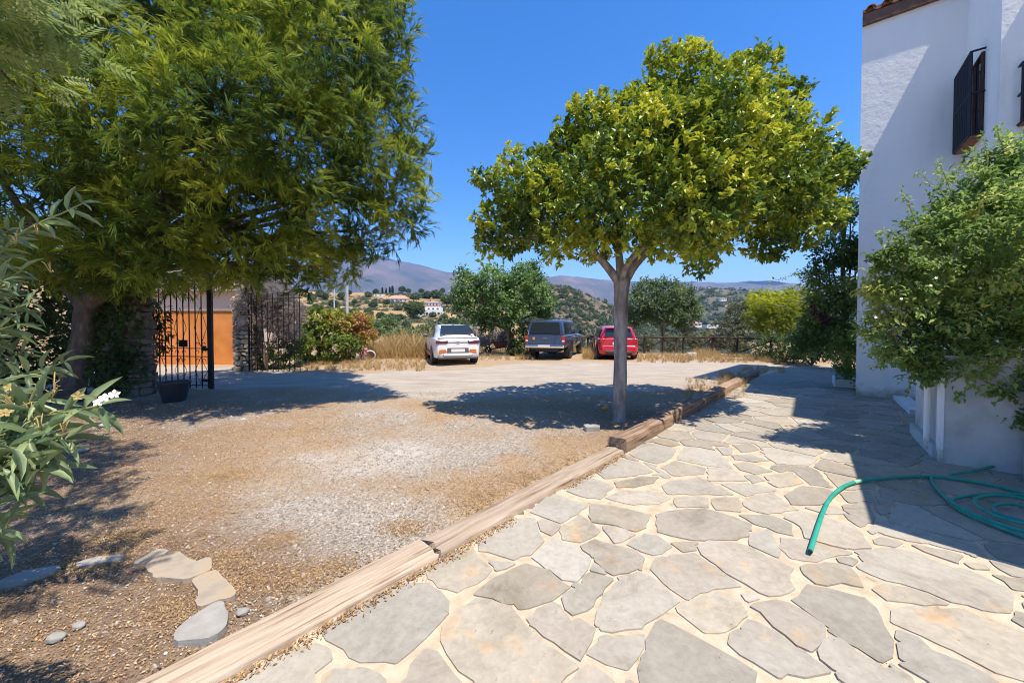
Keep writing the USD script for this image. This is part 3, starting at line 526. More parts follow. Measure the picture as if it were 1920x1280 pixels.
# ---------------------------------------------------------------- timber edging along the terrace
def sleeper(label, t0, t1, off, wdt, z0, z1, m, seed, skew=0.0, twist=0.0, group=None):
    n = max(8, int((t1 - t0) / .09)); r = np.random.default_rng(seed); prof = []
    hw, h = wdt / 2, z1 - z0
    ring = [(-hw, 0), (-hw, h * .45), (-hw * .98, h * .82), (-hw * .86, h * .97), (-hw * .45, h), (-hw * .1, h * .985), (hw * .12, h), (hw * .5, h * .995), (hw * .85, h * .96), (hw * .98, h * .8), (hw, h * .4), (hw, 0)]
    V = []
    for i in range(n + 1):
        t = t0 + (t1 - t0) * i / n
        for k, (o, z) in enumerate(ring):
            w = (meshkit.noise(np.array([t * 2.3, k * 1.7, seed * 3.1])) - .5) * .09 * min(1, h / .12) + (meshkit.noise(np.array([t * 9.0, k * 3.1, seed])) - .5) * .035
            e = .03 * (meshkit.noise(np.array([k * .9, seed, 7.])) - .5) * (1 if i in (0, n) else 0)
            q = Lp(t + e * 2, off + skew * (t - t0) + o * (1 + w * 2)); V.append([q[0], q[1], z0 + max(0, z + w * h * 1.2 * (z > 0)) + twist * (t - t0)])
    m_ = len(ring); F = []
    for i in range(n):
        for k in range(m_ - 1): a = i * m_ + k; F.append([a, a + 1, a + m_ + 1, a + m_])
    f = np.array(F); f = np.vstack([f[:, [0, 1, 2]], f[:, [0, 2, 3]]])
    cap = lambda b, rev: [[b, b + k + (1 if not rev else 0) , b + k + (0 if not rev else 1)] for k in range(1, m_ - 1)]
    f = np.vstack([f, cap(0, False), cap(n * m_, True)])
    return whole('timber_sleeper', label, 'sleeper', (np.array(V), f[:, ::-1]), m, smooth=40, group='sleepers edging the terrace')
sleeper('long low bleached timber sleeper at the bottom edge of the picture, beside the border stones', -3.4, -.02, 0, .25, -.05, .042, M['pale_wood'], 1)
sleeper('low bleached timber sleeper between the gravel and the flagstones, ending under the tree', .015, 2.83, .01, .24, -.05, .042, M['pale_wood'], 2, skew=.003)
sleeper('raised brown timber sleeper with a split end in front of the tree trunk', 2.86, 4.55, .03, .24, -.03, .165, M['brown_wood'], 3)
sleeper('short crooked raised sleeper behind the split one, beyond the tree trunk', 4.5, 6.0, -.02, .22, -.03, .20, M['brown_wood'], 4, skew=.05)
sleeper('long raised grey brown sleeper leading away beside the dry grass', 6.05, 9.7, .02, .24, -.03, .17, M['brown_wood'], 5)
sleeper('farthest sleeper in the shadow of the house at the end of the edging', 9.75, 12.6, 0, .22, -.03, .15, M['brown_wood'], 6)
# ---------------------------------------------------------------- the white house
house = thing('white_house', 'white stuccoed two storey house with terracotta eave and barred window', 'house')
HH = 8.05
part(house, 'wall', extrude(foot, -.05, HH), M['stucco'])
part(house, 'porch_wall', extrude(porch, -.05, 3.2), M['stucco'], label='low white porch wing in the near right corner')
rp = part(house, 'roof', extrude(foot, HH + .30, HH + .36), M['terracotta'])
M['fascia'] = noisy('brown_fascia', [(.3, (.10, .055, .04)), (.7, (.20, .11, .075))], 6, bump=.3)
band = unary_union([Polygon([C, I1, I1 + ndir * .08, C + ndir * .08]), Polygon([O1, I2, I2 + ndir * .08, O1 + ndir * .08]), foot])
part(house, 'fascia', extrude(band, HH + .001, HH + .22), M['fascia'])
# barrel tiles: ends of the covers along the eaves that face the yard
edges = [(C, I1, ndir), (O1, I2, ndir)]
def tile_mesh(r=.085, L=.55, th=.016, up=True):
    a = np.linspace(0, np.pi, 8); V = []
    for y, k in ((0, 1.0), (L, .86)):
        for rr in (r * k, r * k - th):
            V += [[rr * math.cos(q), y, (rr * math.sin(q) if up else -rr * math.sin(q)) + y * .32] for q in a]
    n = 8; F = []
    for i in range(n - 1):
        F += [[i, i + 1, 2 * n + i + 1, 2 * n + i], [n + i, 3 * n + i, 3 * n + i + 1, n + i + 1], [i, n + i, n + i + 1, i + 1]]
    return np.array(V), np.array(F)
tv, tf = tile_mesh(); tv2, tf2 = tile_mesh(.095, .55, .016, False)
for p0, p1, out in edges:
    L = np.linalg.norm(p1 - p0); d = (p1 - p0) / L; k = int(L / .235); ang = math.atan2(-out[1], -out[0]) - math.pi / 2
    for i in range(k):
        q = p0 + d * (i + .5) * L / k + out * .11; jit = random.uniform(-.012, .012)
        part(rp, 'cover_tile', (rotz(tv, ang + jit) + [q[0] , q[1], HH + .285 + random.uniform(-.006, .006)], tf), M['terracotta'], smooth=50)
        q = q + d * .5 * L / k
        part(rp, 'pan_tile', (rotz(tv2, ang) + [q[0] - out[0] * .01, q[1] - out[1] * .01, HH + .315], tf2), M['terracotta'], smooth=50)
# barred window in the side face I1-O1, which looks towards -b
def barred(parent, p, d, out, w, z0, z1, n, depth=.16):
    """p: middle of the opening on the face; d: along the face; out: away from it."""
    f3 = lambda o, e, z: np.array([*(p + d * o + out * e), z])
    win = part(parent, 'window', MB().box(f3(0, .004, (z0 + z1) / 2), (w, .01, z1 - z0), math.atan2(d[1], d[0])).out(), M['glass'])
    fr = MB()
    for o in (-w / 2, w / 2, 0): fr.bar(f3(o, .012, z0), f3(o, .012, z1), .05)
    for z in (z0, z1): fr.bar(f3(-w / 2, .014, z), f3(w / 2, .014, z), .05)
    part(win, 'frame', fr.out(), M['fence_wood'])
    part(win, 'sill', MB().box(f3(0, .08, z0 - .06), (w + .12, .17, .04), math.atan2(d[1], d[0])).out(), M['terracotta'])
    W2 = w / 2 + .06; zb_, zt_ = z0 - .05, z1 + .05; fm = MB()
    for p_, q_ in (((-W2, zb_), (W2, zb_)), ((-W2, zt_), (W2, zt_)), ((-W2, zb_), (-W2, zt_)), ((W2, zb_), (W2, zt_))): fm.bar(f3(p_[0], depth, p_[1]), f3(q_[0], depth, q_[1]), .03)
    gr = part(parent, 'window_grille', fm.out(), M['iron'])
    for o in (-W2, W2):
        for z in (zb_, zt_, (z0 + z1) / 2): part(gr, 'bracket', MB().bar(f3(o, 0, z), f3(o, depth - .014, z), .026).out(), M['iron'])
    part(gr, 'cross_rail', MB().bar(f3(-W2, depth, (z0 + z1) / 2), f3(W2, depth, (z0 + z1) / 2), .026).out(), M['iron'])
    for i in range(n):
        o = -w / 2 - .06 + (w + .12) * i / (n - 1); part(gr, 'bar', MB().bar(f3(o, depth + .001, z0 - .05), f3(o, depth + .001, z1 + .05), .022).out(), M['iron'])
pw = I1 + ndir * (np.linalg.norm(O1 - I1) * .36)
barred(house, pw, ndir, -bdir, .80, 4.95, 6.3, 10, .17)
barred(house, O1 + bdir * .60, bdir, ndir, .7, 4.75, 5.55, 7, .16)
# low wall below the climbing bush
lw = thing('low_wall', 'low white rendered wall with stained face toned for shade under the flowering bush', 'wall')
part(lw, 'wall', extrude(low_poly, -.04, 1.24), M['stucco_dirty_shaded'])
cor = W + ndir * .012 - bdir * .012
part(lw, 'corner_board', MB().box((*(tb(wt - .02, ws + .05)), .60), (.035, .13, 1.27), math.atan2(bdir[1], bdir[0])).out(), M['stucco'])
part(lw, 'skirting', MB().box((*(tb(wt - .03, ws + .85)), .07), (.05, 1.3, .17), math.atan2(bdir[1], bdir[0])).out(), M['stucco_dirty_shaded'])
part(lw, 'drain_pipe', (lambda v: v)(tube([(*tb(wt - .06, ws + .42), .06), (*tb(wt - .06, ws + .42), 1.24)], .035, 10)), M['stucco'], smooth=40)
# white framed mat by the house wall
q0 = G(1676, 750)[:2]; so = (q0 - C) @ bdir; A = C + bdir * so + ndir * .015
st = thing('white_curb_frame', 'low white curb framing a dark mat at the foot of the house wall', 'curb')
ab = lambda t, s: A + bdir * t + ndir * s
ring = Polygon([ab(0, 0), ab(1.25, 0), ab(1.25, 1.75), ab(0, 1.75)]).difference(Polygon([ab(.24, .1), ab(1.2, .1), ab(1.2, 1.66), ab(.24, 1.66)]))
part(st, 'curb', extrude(ring, -.01, .09), M['whiteware'])
whole('dark_mat', 'dark blue grey mat lying inside the white curb by the house', 'mat', extrude(Polygon([ab(.26, .12), ab(1.18, .12), ab(1.18, 1.64), ab(.26, 1.64)]), .0, .04), M['mat'])
# white trough at the foot of the climber behind the house corner
tc = G(1582, 722); tr = thing('white_planter', 'small white planter trough at the foot of the dark climber', 'planter', (tc[0], tc[1], 0), math.degrees(math.atan2(-ndir[1], -ndir[0])))
o = MB(); 
for x, y, sx, sy in ((0, .19, 1.0, .05), (0, -.19, 1.0, .05), (.475, 0, .05, .33), (-.475, 0, .05, .33)): o.mesh(rounded_box(sx, sy, .2, .012).apply_translation([x, y, .1]))
part(tr, 'trough', o.out(), M['whiteware']); part(tr, 'soil', MB().box((0, 0, .07), (.9, .33, .14)).out(), M['rubble_fill'])

# ---------------------------------------------------------------- buildings and walls on the left
ow = thing('orange_wall', 'bright orange rendered wall with grey coping beyond the open gate', 'wall')
o0, o1 = P(150, 600, 14.9)[:2], P(446, 600, 14.9)[:2]
oz = P(400, 583, 14.9)[2]
part(ow, 'wall', MB().box((*((o0 + o1) / 2), oz / 2 - .05), (o1[0] - o0[0], .3, oz + .1)).out(), M['orange'])
part(ow, 'coping', MB().box((*((o0 + o1) / 2), oz + .035), (o1[0] - o0[0] + .05, .38, .07)).out(), M['grey_wood'])
bh = thing('beige_house', 'beige house with a dark grey roof behind the orange wall', 'house')
b0, b1 = P(120, 560, 19.0), P(446, 560, 19.0); bzt = P(400, 546, 19.0)[2]
part(bh, 'wall', MB().box(((b0[0] + b1[0]) / 2, 21.5, bzt / 2 - 1), (b1[0] - b0[0], 5, bzt + 2)).out(), M['beige'])
part(bh, 'roof', (np.array([[b0[0] - .3, 18.7, bzt], [b1[0] + .3, 18.7, bzt], [b1[0] + .3, 24.3, bzt], [b0[0] - .3, 24.3, bzt], [b0[0] - .3, 21.5, bzt + 1.5], [b1[0] + .3, 21.5, bzt + 1.5]]), np.array([[0, 1, 5], [0, 5, 4], [2, 3, 4], [2, 4, 5], [0, 4, 3], [1, 2, 5], [0, 3, 2], [0, 2, 1]])), M['greyroof'])
def rubble_pillar(name, label, cat, x0, x1, y0, y1, h, seed, m=None, sz=.24):
    p = thing(name, label, cat); r = np.random.default_rng(seed)
    part(p, 'core', MB().box(((x0 + x1) / 2, (y0 + y1) / 2, h / 2 - .03), (x1 - x0 - .1, y1 - y0 - .1, h)).out(), M['rubble_fill'])
    z = 0.0; sp = trimesh.creation.icosphere(1)
    while z < h - .05:
        hh = r.uniform(.09, .2); 
        for face in range(3):                                    # front, and the two sides
            lo, hi = (x0, x1) if face == 0 else (y0, y1); u = lo
            while u < hi - .04:
                w = r.uniform(.6, 1.5) * sz; w = min(w, hi - u)
                q = unit(r.normal(size=(18, 3))); q = np.sign(q) * np.abs(q) ** .45; q = q * [w * .5, .075, hh * .5] * (1 + r.normal(0, .1, q.shape)); hu = trimesh.convex.convex_hull(q); v = np.array(hu.vertices)
                c = np.array([u + w / 2, y0 + .03, z + hh / 2]) if face == 0 else np.array([(x0 + .03) if face == 1 else (x1 - .03), u + w / 2, z + hh / 2])
                if face: v = v[:, [1, 0, 2]]
                part(p, 'stone', (v + c, hu.faces if not face else hu.faces[:, ::-1]), m or M['rubble']); u += w
        z += hh
    return p
rubble_pillar('stone_gatepost', 'rubble stone gatepost with shade put into its colour, overgrown with ivy beside the leaning trunk', 'gatepost', -9.15, -8.15, 8.4, 8.8, 3.0, 4, M['shaded_rubble'], sz=.34)
rubble_pillar('stone_gatepost', 'sunlit tan dry stone gatepost with grey vine on top, right of the orange wall', 'gatepost', -9.35, -8.82, 12.85, 13.6, 2.55, 5)

# ---------------------------------------------------------------- wrought iron gate leaves
def scroll(c, r, ax, s=1):
    a = np.linspace(0, 4.2, 12); rr = r * (1 - a / 5.2); return [np.array(c) + ax * (rr[i] * math.cos(a[i]) * s) + np.array([0, 0, rr[i] * math.sin(a[i])]) for i in range(12)]
def gate(label, p0, p1, h, n, post=True, plate=False, h_end=None):
    g = thing('iron_gate_leaf', label, 'gate', group='gate leaves of the driveway'); p0, p1 = np.array(p0), np.array(p1)
    L = np.linalg.norm(p1 - p0); d = (p1 - p0) / L; at = lambda u, z: np.array([*(p0 + d * u), z]); d3 = np.array([*d, 0]); zb = .1
    for z in (zb, .80, 1.0, h - .16): part(g, 'rail', MB().bar(at(0, z), at(L, z), .026, .02).out(), M['iron'])
    for i in range(n):
        u = L * (i + .5) / n; top = h + (.06 if i % 2 else 0)
        part(g, 'bar', MB().bar(at(u, .03), at(u, top), .019).out(), M['iron'])
    s = MB()
    for k in range(3):
        u = L * (k + .5) / 3
        for sg in (-1, 1):
            s.tube(scroll(at(u + sg * .08, .90), .07, d3, sg), .007, 5); s.tube(scroll(at(u + sg * .07, 1.1), .06, d3, sg), .007, 5); s.tube(scroll(at(u + sg * .07, .70), .06, d3, sg), .007, 5)
            s.tube([at(u, .12), at(u + sg * L / n * 1.0, .45), at(u, .78)], .006, 5); s.tube([at(u, 1.05), at(u + sg * L / n, 1.5), at(u, 2.0)], .006, 5)
    part(g, 'scrollwork', s.out(), M['iron'])
    if post: part(g, 'end_post', MB().bar(at(L, 0), at(L, h + .1), .085, .06).out(), M['iron'])
    part(g, 'hinge_stile', MB().bar(at(0, .02), at(0, h), .04).out(), M['iron'])
    if plate:
        u = L * .56; part(g, 'sign_plate', MB().box((at(u, 1.12) - np.array([0, .025, 0])), (.24, .012, .17), math.atan2(d[1], d[0])).out(), M['black'])
        part(g, 'lock', MB().box(at(L - .14, .98), (.16, .06, .07), math.atan2(d[1], d[0])).box(at(L - .2, 1.04), (.09, .05, .05)).out(), M['iron'])
        part(g, 'drop_bolt', MB().box(at(L - .16, .22), (.2, .06, .06), math.atan2(d[1], d[0])).out(), M['iron'])
    return g
ga, gb = G(284, 727)[:2], G(397, 730)[:2]; gate('near black iron gate leaf with a dark plate, in front of the orange wall', ga, gb, 2.72, 10, True, True)
ga, gb = G(468, 697)[:2], G(568, 698)[:2]; gate('farther open iron gate leaf leaning against the vine and hedge', ga, gb, 2.6, 10, False, False)
tb_ = G(327, 752); tub = thing('black_tub', 'black plastic tub standing at the foot of the near gate leaf', 'tub', (tb_[0], tb_[1], 0))
part(tub, 'bucket', lathe([(0.0, .0), (.19, .0), (.27, .38), (.285, .385), (.285, .41), (.262, .41), (.185, .03), (0, .03)], 22), M['tub'], smooth=40)
for s in (-1, 1): part(tub, 'handle', tube(curve([(s * .27, -.07, .38), (s * .34, 0, .40), (s * .27, .07, .38)], 8), .014, 6), M['tub'], smooth=True)
# ---------------------------------------------------------------- leaves and crowns
def leaf_proto(kind):
    """Vertices along x (0 to 1), width along y, bending along z; triangles; a tint offset for each vertex."""
    if kind == 'oval': x, w = [0, .3, .68, 1], [0, .48, .40, 0]
    elif kind == 'leaf': x, w = [0, .45, 1], [0, .5, 0]
    elif kind == 'lance': x, w = [0, .2, .5, .8, 1], [.05, .40, .5, .30, 0]
    elif kind == 'round': x, w = [0, .25, .7, 1], [.1, .75, .75, .1]
    elif kind == 'spray':
        V, F = [], []; q = np.random.default_rng(5); n = 9
        for i in range(n):
            a = q.uniform(-.75, .75); c = q.uniform(-.45, .35); b = np.array([q.uniform(0, .45), 0, 0]); b[1] = b[0] * a * .3
            L = q.uniform(.4, .75); d = np.array([math.cos(a), math.sin(a), c]); w = np.array([-math.sin(a), math.cos(a), q.normal(0, .5)]) * .032; k = len(V)
            V += [b - w * .5, b + w * .5, b + d * L * .6 + w + [0, 0, -.02], b + d * L + [0, 0, -.1]]; F += [[k, k + 1, k + 2], [k, k + 2, k + 3]]
        return np.array(V, float), np.array(F)
    elif kind == 'pinnate':
        V, F = [], []; n = 7
        for i in range(n):
            t = .15 + .85 * i / n
            for s in (-1, 1):
                b = np.array([t, 0, 0.]); d = np.array([.35, s * .94, -.12]); k = len(V); q = np.array([.94, -s * .35, 0])
                V += [b, b + d * .15 + q * .05, b + d * .36 + q * .03, b + d * .15 - q * .05]; F += [[k, k + 1, k + 2], [k, k + 2, k + 3]]
        return np.array(V, float), np.array(F)
    n = len(x); V = []
    for a, b in zip(x, w):
        z = -.22 * a * a; V += [[a, b, z + b * .28], [a, 0, z], [a, -b, z + b * .28]]
    F = []
    for i in range(n - 1):
        for j in (0, 1): p = 3 * i + j; F += [[p, p + 1, p + 4], [p, p + 4, p + 3]]
    V, F = np.array(V, float), np.array(F); ok = np.array([np.linalg.norm(np.cross(V[f[1]] - V[f[0]], V[f[2]] - V[f[0]])) > 1e-6 for f in F]); return V, F[ok]
def stamp(proto, p, d, up, L, wid, tint):
    V, F = proto; d = unit(d); s = unit(np.cross(up, d) + 1e-9); n = np.cross(d, s); L = np.broadcast_to(L, (len(p),))[:, None, None]
    v = p[:, None] + L * (V[None, :, :1] * d[:, None] + V[None, :, 1:2] * wid * s[:, None] + V[None, :, 2:] * n[:, None])
    f = F[None] + (np.arange(len(p)) * len(V))[:, None, None]
    return v.reshape(-1, 3), f.reshape(-1, 3), np.repeat(np.clip(tint, 0, 1), len(V))
def crown(lobes, n, per, kind, L, wid, r, tint=(.15, .85), up=.5, shell=.55, spread=.07, droop=0.0, clump=1.2, rough=.28):
    """Twigs spread over and through lobes (x, y, z, rx, ry, rz[, tint shift]); each carries leaves pointing outwards."""
    lb = np.array([(*q, 0.0)[:7] for q in lobes], float); c, rad, sh = lb[:, :3], lb[:, 3:6], lb[:, 6]
    wgt = (rad[:, 0] * rad[:, 2] + rad[:, 0] * rad[:, 1]); k = r.choice(len(lb), n * 2, p=wgt / wgt.sum())
    u = unit(r.normal(size=(n * 2, 3))); rr = r.uniform(shell, 1.0, n * 2) ** .6
    bump = 1 + rough * 2 * (meshkit.fbm(u * 2.3 + k[:, None] * 3.7, 3, 5) - .5)
    p = c[k] + u * rad[k] * (rr * bump)[:, None]
    deep = np.zeros(len(p), bool)
    for j in range(len(lb)):
        deep |= ((((p - c[j]) / rad[j]) ** 2).sum(1) < .42) & (k != j)
    keep = np.where(~deep)[0][:n]; p, u, k = p[keep], u[keep], k[keep]
    out = unit(u / rad[k]); tw = unit(out + np.array([0, 0, up]) + r.normal(0, .35, out.shape))
    base = tint[0] + (tint[1] - tint[0]) * np.clip((meshkit.fbm(p * clump, 3, 8) - .5) * 2.2 + .5 + r.normal(0, .12, len(p)), 0, 1) + sh[k]
    m = len(p); P_ = np.repeat(p, per, 0); D_ = np.repeat(tw, per, 0); B = np.repeat(base, per)
    along = r.uniform(-1, 1, m * per); P_ = P_ + D_ * (along * spread)[:, None] + r.normal(0, spread * .35, P_.shape)
    d = unit(D_ * .75 + r.normal(0, .62, D_.shape) - np.array([0, 0, droop])); upv = unit(np.array([0, 0, 1.0]) + .6 * D_ + r.normal(0, .35, D_.shape))
    return stamp(leaf_proto(kind), P_, d, upv, r.uniform(L[0], L[1], m * per), wid, B + r.normal(0, .08, m * per))
def lob(px, py, Yd, r, ry=None, rz=None, sh=0.0): q = P(px, py, Yd); return (*q, r, ry or r, rz or r, sh)
def add_crown(parent, lobes, n, per, kind, L, wid, m, seed, name='crown', label=None, **k):
    v, f, t = crown(lobes, n, per, kind, L, wid, np.random.default_rng(seed), **k); return part(parent, name, (v, f), m, tint=t, label=label)
def limbs(parent, start, ends, r0, r1, m, seed, name='branch', bend=.15, sides=7, n=9):
    r = np.random.default_rng(seed)
    for e in ends:
        s, e = np.array(start, float), np.array(e, float); L = np.linalg.norm(e - s); mid = s + (e - s) * .5 + r.normal(0, bend * L * .5, 3) + [0, 0, .05 * L]
        part(parent, name, tube(curve([s, mid, e], n), np.linspace(r0, r1, n), sides), m, smooth=True)
def bark(pts, radii, sides=12, seed=0, amp=.06):
    v, f = tube(pts, radii, sides); c = np.asarray(pts); n = len(c); r = v[:n * sides].reshape(n, sides, 3)
    k = 1 + amp * 2 * (meshkit.fbm(np.concatenate([r * [9, 9, 3.0] + seed], -1), 3, seed) - .5); r[:] = c[:, None] + (r - c[:, None]) * k[..., None]; return v, f

# ---------------------------------------------------------------- the orange tree in the yard
tp = G(1163, 790)
oz_ = lambda px, py, Y: P(px, py, Y)
cit = thing('citrus_tree', 'evergreen citrus tree with smooth grey trunk and dense yellow green crown', 'tree', (0, 0, 0))
fork = P(1166, 522, tp[1]); n = 22
tr_pts = curve([(tp[0], tp[1], -.1), (tp[0] - .01, tp[1], .25), P(1163, 680, tp[1]), P(1164, 580, tp[1]), fork], n)
tr_r = np.interp(np.linspace(0, 1, n), [0, .06, .14, .7, .92, 1], [.165, .132, .112, .105, .118, .14])
trunk = part(cit, 'trunk', bark(tr_pts, tr_r, 16, 3, .10), M['bark_grey'], smooth=True)
for ends, r0, r1 in (([(1160, 470, 6.2), (1150, 380, 6.3)], .075, .04), ([(1130, 490, 6.2), (1090, 455, 6.1), (1000, 400, 6.2)], .075, .03), ([(1195, 490, 6.2), (1260, 430, 6.1), (1380, 340, 6.2)], .09, .04), ([(1185, 485, 6.5), (1250, 400, 6.9), (1330, 280, 7.2)], .07, .03), ([(1180, 490, 5.9), (1260, 420, 5.6)], .06, .025)):
    part(cit, 'branch', bark(curve([fork - [0, 0, .12]] + [P(*e) for e in ends], 14), np.linspace(r0, r1, 14), 9, 4, .1), M['bark_grey'], smooth=True)
for a, b in (((1260, 430, 6.1), (1380, 480, 6.1)), ((1260, 430, 6.1), (1320, 505, 6.0)), ((1090, 455, 6.1), (930, 455, 6.2)), ((1380, 340, 6.2), (1590, 320, 6.3)), ((1380, 340, 6.2), (1450, 200, 6.3)), ((1150, 380, 6.3), (1110, 220, 6.3)), ((1330, 280, 7.2), (1290, 120, 6.5))):
    part(cit, 'branch', tube(curve([P(*a), (P(*a) + P(*b)) / 2 + [0, 0, .08], P(*b)], 9), np.linspace(.03, .008, 9), 6), M['bark_grey'], smooth=True)
CL = [lob(*q) for q in ((950, 425, 6.3, .50), (985, 350, 6.0, .55), (1070, 310, 6.5, .62), (1105, 235, 6.3, .48), (1160, 370, 5.6, .85), (1200, 230, 6.3, .60), (1275, 170, 6.4, .62), (1290, 120, 6.2, .32), (1400, 160, 6.4, .52), (1460, 205, 6.5, .45), (1430, 320, 5.8, .85),
      (1525, 320, 6.3, .48), (1585, 310, 6.4, .26), (1500, 410, 6.2, .50), (1300, 380, 5.5, .85), (1240, 290, 5.6, .80), (1050, 425, 5.8, .50), (1350, 250, 5.6, .80), (925, 450, 6.3, .32), (1115, 430, 6.2, .48), (1320, 445, 6.0, .38), (1310, 490, 6.0, .22), (1440, 450, 6.2, .36), (1545, 400, 6.3, .3),
      (1110, 320, 7.3, .85), (1250, 250, 7.5, .95), (1400, 290, 7.4, .95), (1300, 380, 7.3, .85), (1000, 400, 7.1, .6), (1480, 370, 7.2, .6), (1420, 105, 6.4, .13), (1225, 110, 6.4, .12), (905, 340, 6.3, .2))]
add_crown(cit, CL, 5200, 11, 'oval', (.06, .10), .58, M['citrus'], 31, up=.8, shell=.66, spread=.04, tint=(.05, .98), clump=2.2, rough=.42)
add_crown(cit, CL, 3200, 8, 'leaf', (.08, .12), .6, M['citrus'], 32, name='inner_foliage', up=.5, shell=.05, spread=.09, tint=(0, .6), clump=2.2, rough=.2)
wh = thing('fallen_stone', 'flat blue grey stone lying in the shade left of the citrus trunk', 'stone', (*G(1110, 806)[:2], .0)); part(wh, 'stone', slab(np.array([(-.12, -.08), (.1, -.1), (.14, .05), (0, .1), (-.12, .06)]), .07, .015, .09, 3), M['grey_edge_stone'])
fr = G(1135, 770)
whole('fallen_fruit', 'rotting orange fruit lying on the soil beside the citrus trunk', 'fruit', (trimesh.creation.icosphere(2, .05).vertices * [1, 1, .85] + [fr[0], fr[1], .05], trimesh.creation.icosphere(2, .05).faces), plain('orange_fruit', (.60, .30, .04), .5), smooth=True)

# ---------------------------------------------------------------- the big feathery tree on the left
ac = thing('acacia_tree', 'big feathery dark green tree with leaning brown trunk arching over the gate', 'tree')
ab_ = G(128, 752); f1 = P(165, 575, 8.2); f2 = P(192, 545, 8.1)
part(ac, 'trunk', bark(curve([(ab_[0], ab_[1], -.1), P(140, 700, 8.3), P(158, 630, 8.25), f1, f2], 20), np.interp(np.linspace(0, 1, 20), [0, .1, .6, 1], [.28, .23, .20, .18]), 14, 6, .12), M['bark_brown'], smooth=True)
part(ac, 'branch', bark(curve([f1 - [0, 0, .1], P(135, 545, 8.2), P(95, 500, 8.0), P(50, 380, 7.6)], 14), np.linspace(.16, .07, 14), 9, 7, .12), M['bark_brown'], smooth=True)
AL = [lob(*q) for q in ((640, 110, 7.2, 1.25), (690, 220, 7.4, .95), (560, 250, 6.6, 1.25), (715, 310, 7.3, .85), (745, 370, 7.1, .55), (620, 400, 7.3, .95), (690, 430, 7.4, .55), (480, 400, 6.9, .95), (420, 470, 7.2, .75), (560, 470, 7.3, .6), (640, 500, 7.5, .35), (310, 400, 6.3, .80), (250, 470, 6.3, .55), (300, 490, 6.6, .5),
      (420, 230, 6.0, 1.15), (470, 120, 6.6, 1.1), (250, 250, 6.0, .95), (110, 230, 6.0, 1.2), (90, 60, 6.3, 1.2), (260, 40, 7.6, 1.2), (480, -40, 8.0, 1.4), (660, -30, 8.2, 1.1), (640, -180, 8.2, 1.4), (380, -180, 7.5, 1.6), (130, -160, 7.0, 1.6), (50, 400, 6.2, .95), (170, 420, 6.8, .75), (120, 500, 7.4, .5), (-120, 200, 7.0, 1.6), (-150, 450, 8.0, 1.2),
      (560, 300, 8.4, 1.2), (400, 300, 8.4, 1.2), (620, 120, 8.7, 1.3), (240, 330, 8.4, 1.1), (450, 470, 8.4, .8), (560, 500, 8.4, .55), (330, 505, 8.6, .6), (390, -20, 8.8, 1.4), (780, 300, 7.3, .35), (770, 420, 7.2, .25), (710, 60, 7.5, .7), (230, 510, 7.6, .5))]
rA = np.random.default_rng(61)
for k in range(0, 34): 
    q = np.array(AL[k][:3]); s = f2 if q[0] > f2[0] - 1 else P(95, 500, 8.0)
    part(ac, 'branch', tube(curve([s, s + (q - s) * .35 + [0, 0, .35], s + (q - s) * .7 + rA.normal(0, .15, 3) + [0, 0, .2], q], 12), np.linspace(.085 if k % 3 else .12, .012, 12), 6), M['bark_brown'], smooth=True)
add_crown(ac, AL, 8800, 5, 'spray', (.18, .34), 1.0, M['acacia'], 62, up=.55, shell=.45, spread=.14, droop=-.05, tint=(.0, 1), clump=1.7, rough=.4)

# ---------------------------------------------------------------- the pale pinnate tree leaning in at the top left corner
pt = thing('pale_leaved_tree', 'pale green tree with paired oval leaflets reaching into the top left corner', 'tree')
pb = np.array([-6.6, 3.4, -.05]); ptop = P(-120, 60, 3.3)
part(pt, 'trunk', bark(curve([pb, pb + [.2, 0, 1.6], pb + [.7, -.05, 2.9], ptop], 16), np.linspace(.12, .04, 16), 9, 8, .1), M['bark_brown'], smooth=True)
limbs(pt, np.array(ptop) - [0, 0, .05], [np.array([-3.8, 2.6, 3.9]), np.array([-3.1, 2.0, 4.1]), np.array([-2.5, 1.6, 4.0]), np.array([-2.0, 1.1, 3.9]), np.array([-3.2, 1.4, 4.2])], .035, .006, M['twig'], 10)
limbs(pt, ptop, [P(40, 40, 3.0), P(90, 30, 3.0), P(30, 160, 3.1), P(-40, -100, 3.2)], .03, .006, M['twig'], 9)
add_crown(pt, [lob(*q) for q in ((25, 30, 3.0, .32), (85, 45, 3.0, .22), (125, 70, 3.1, .12), (15, 140, 3.1, .22), (-80, 60, 3.2, .5), (-160, -60, 3.3, .7), (-200, 160, 3.3, .6), (20, -80, 3.1, .5))] + [(-3.8, 2.6, 4.0, .6, .5, .4), (-3.1, 2.1, 4.2, .5, .5, .4), (-2.5, 1.6, 4.1, .5, .5, .35), (-4.5, 2.5, 4.0, .6, .5, .4), (-1.9, 1.1, 4.0, .45, .4, .3), (-3.4, 1.5, 4.3, .5, .5, .4), (-2.9, .8, 4.0, .5, .5, .4)], 620, 3, 'pinnate', (.16, .26), 1.0, M['palefol'], 71, shell=.2, spread=.08, droop=.3)

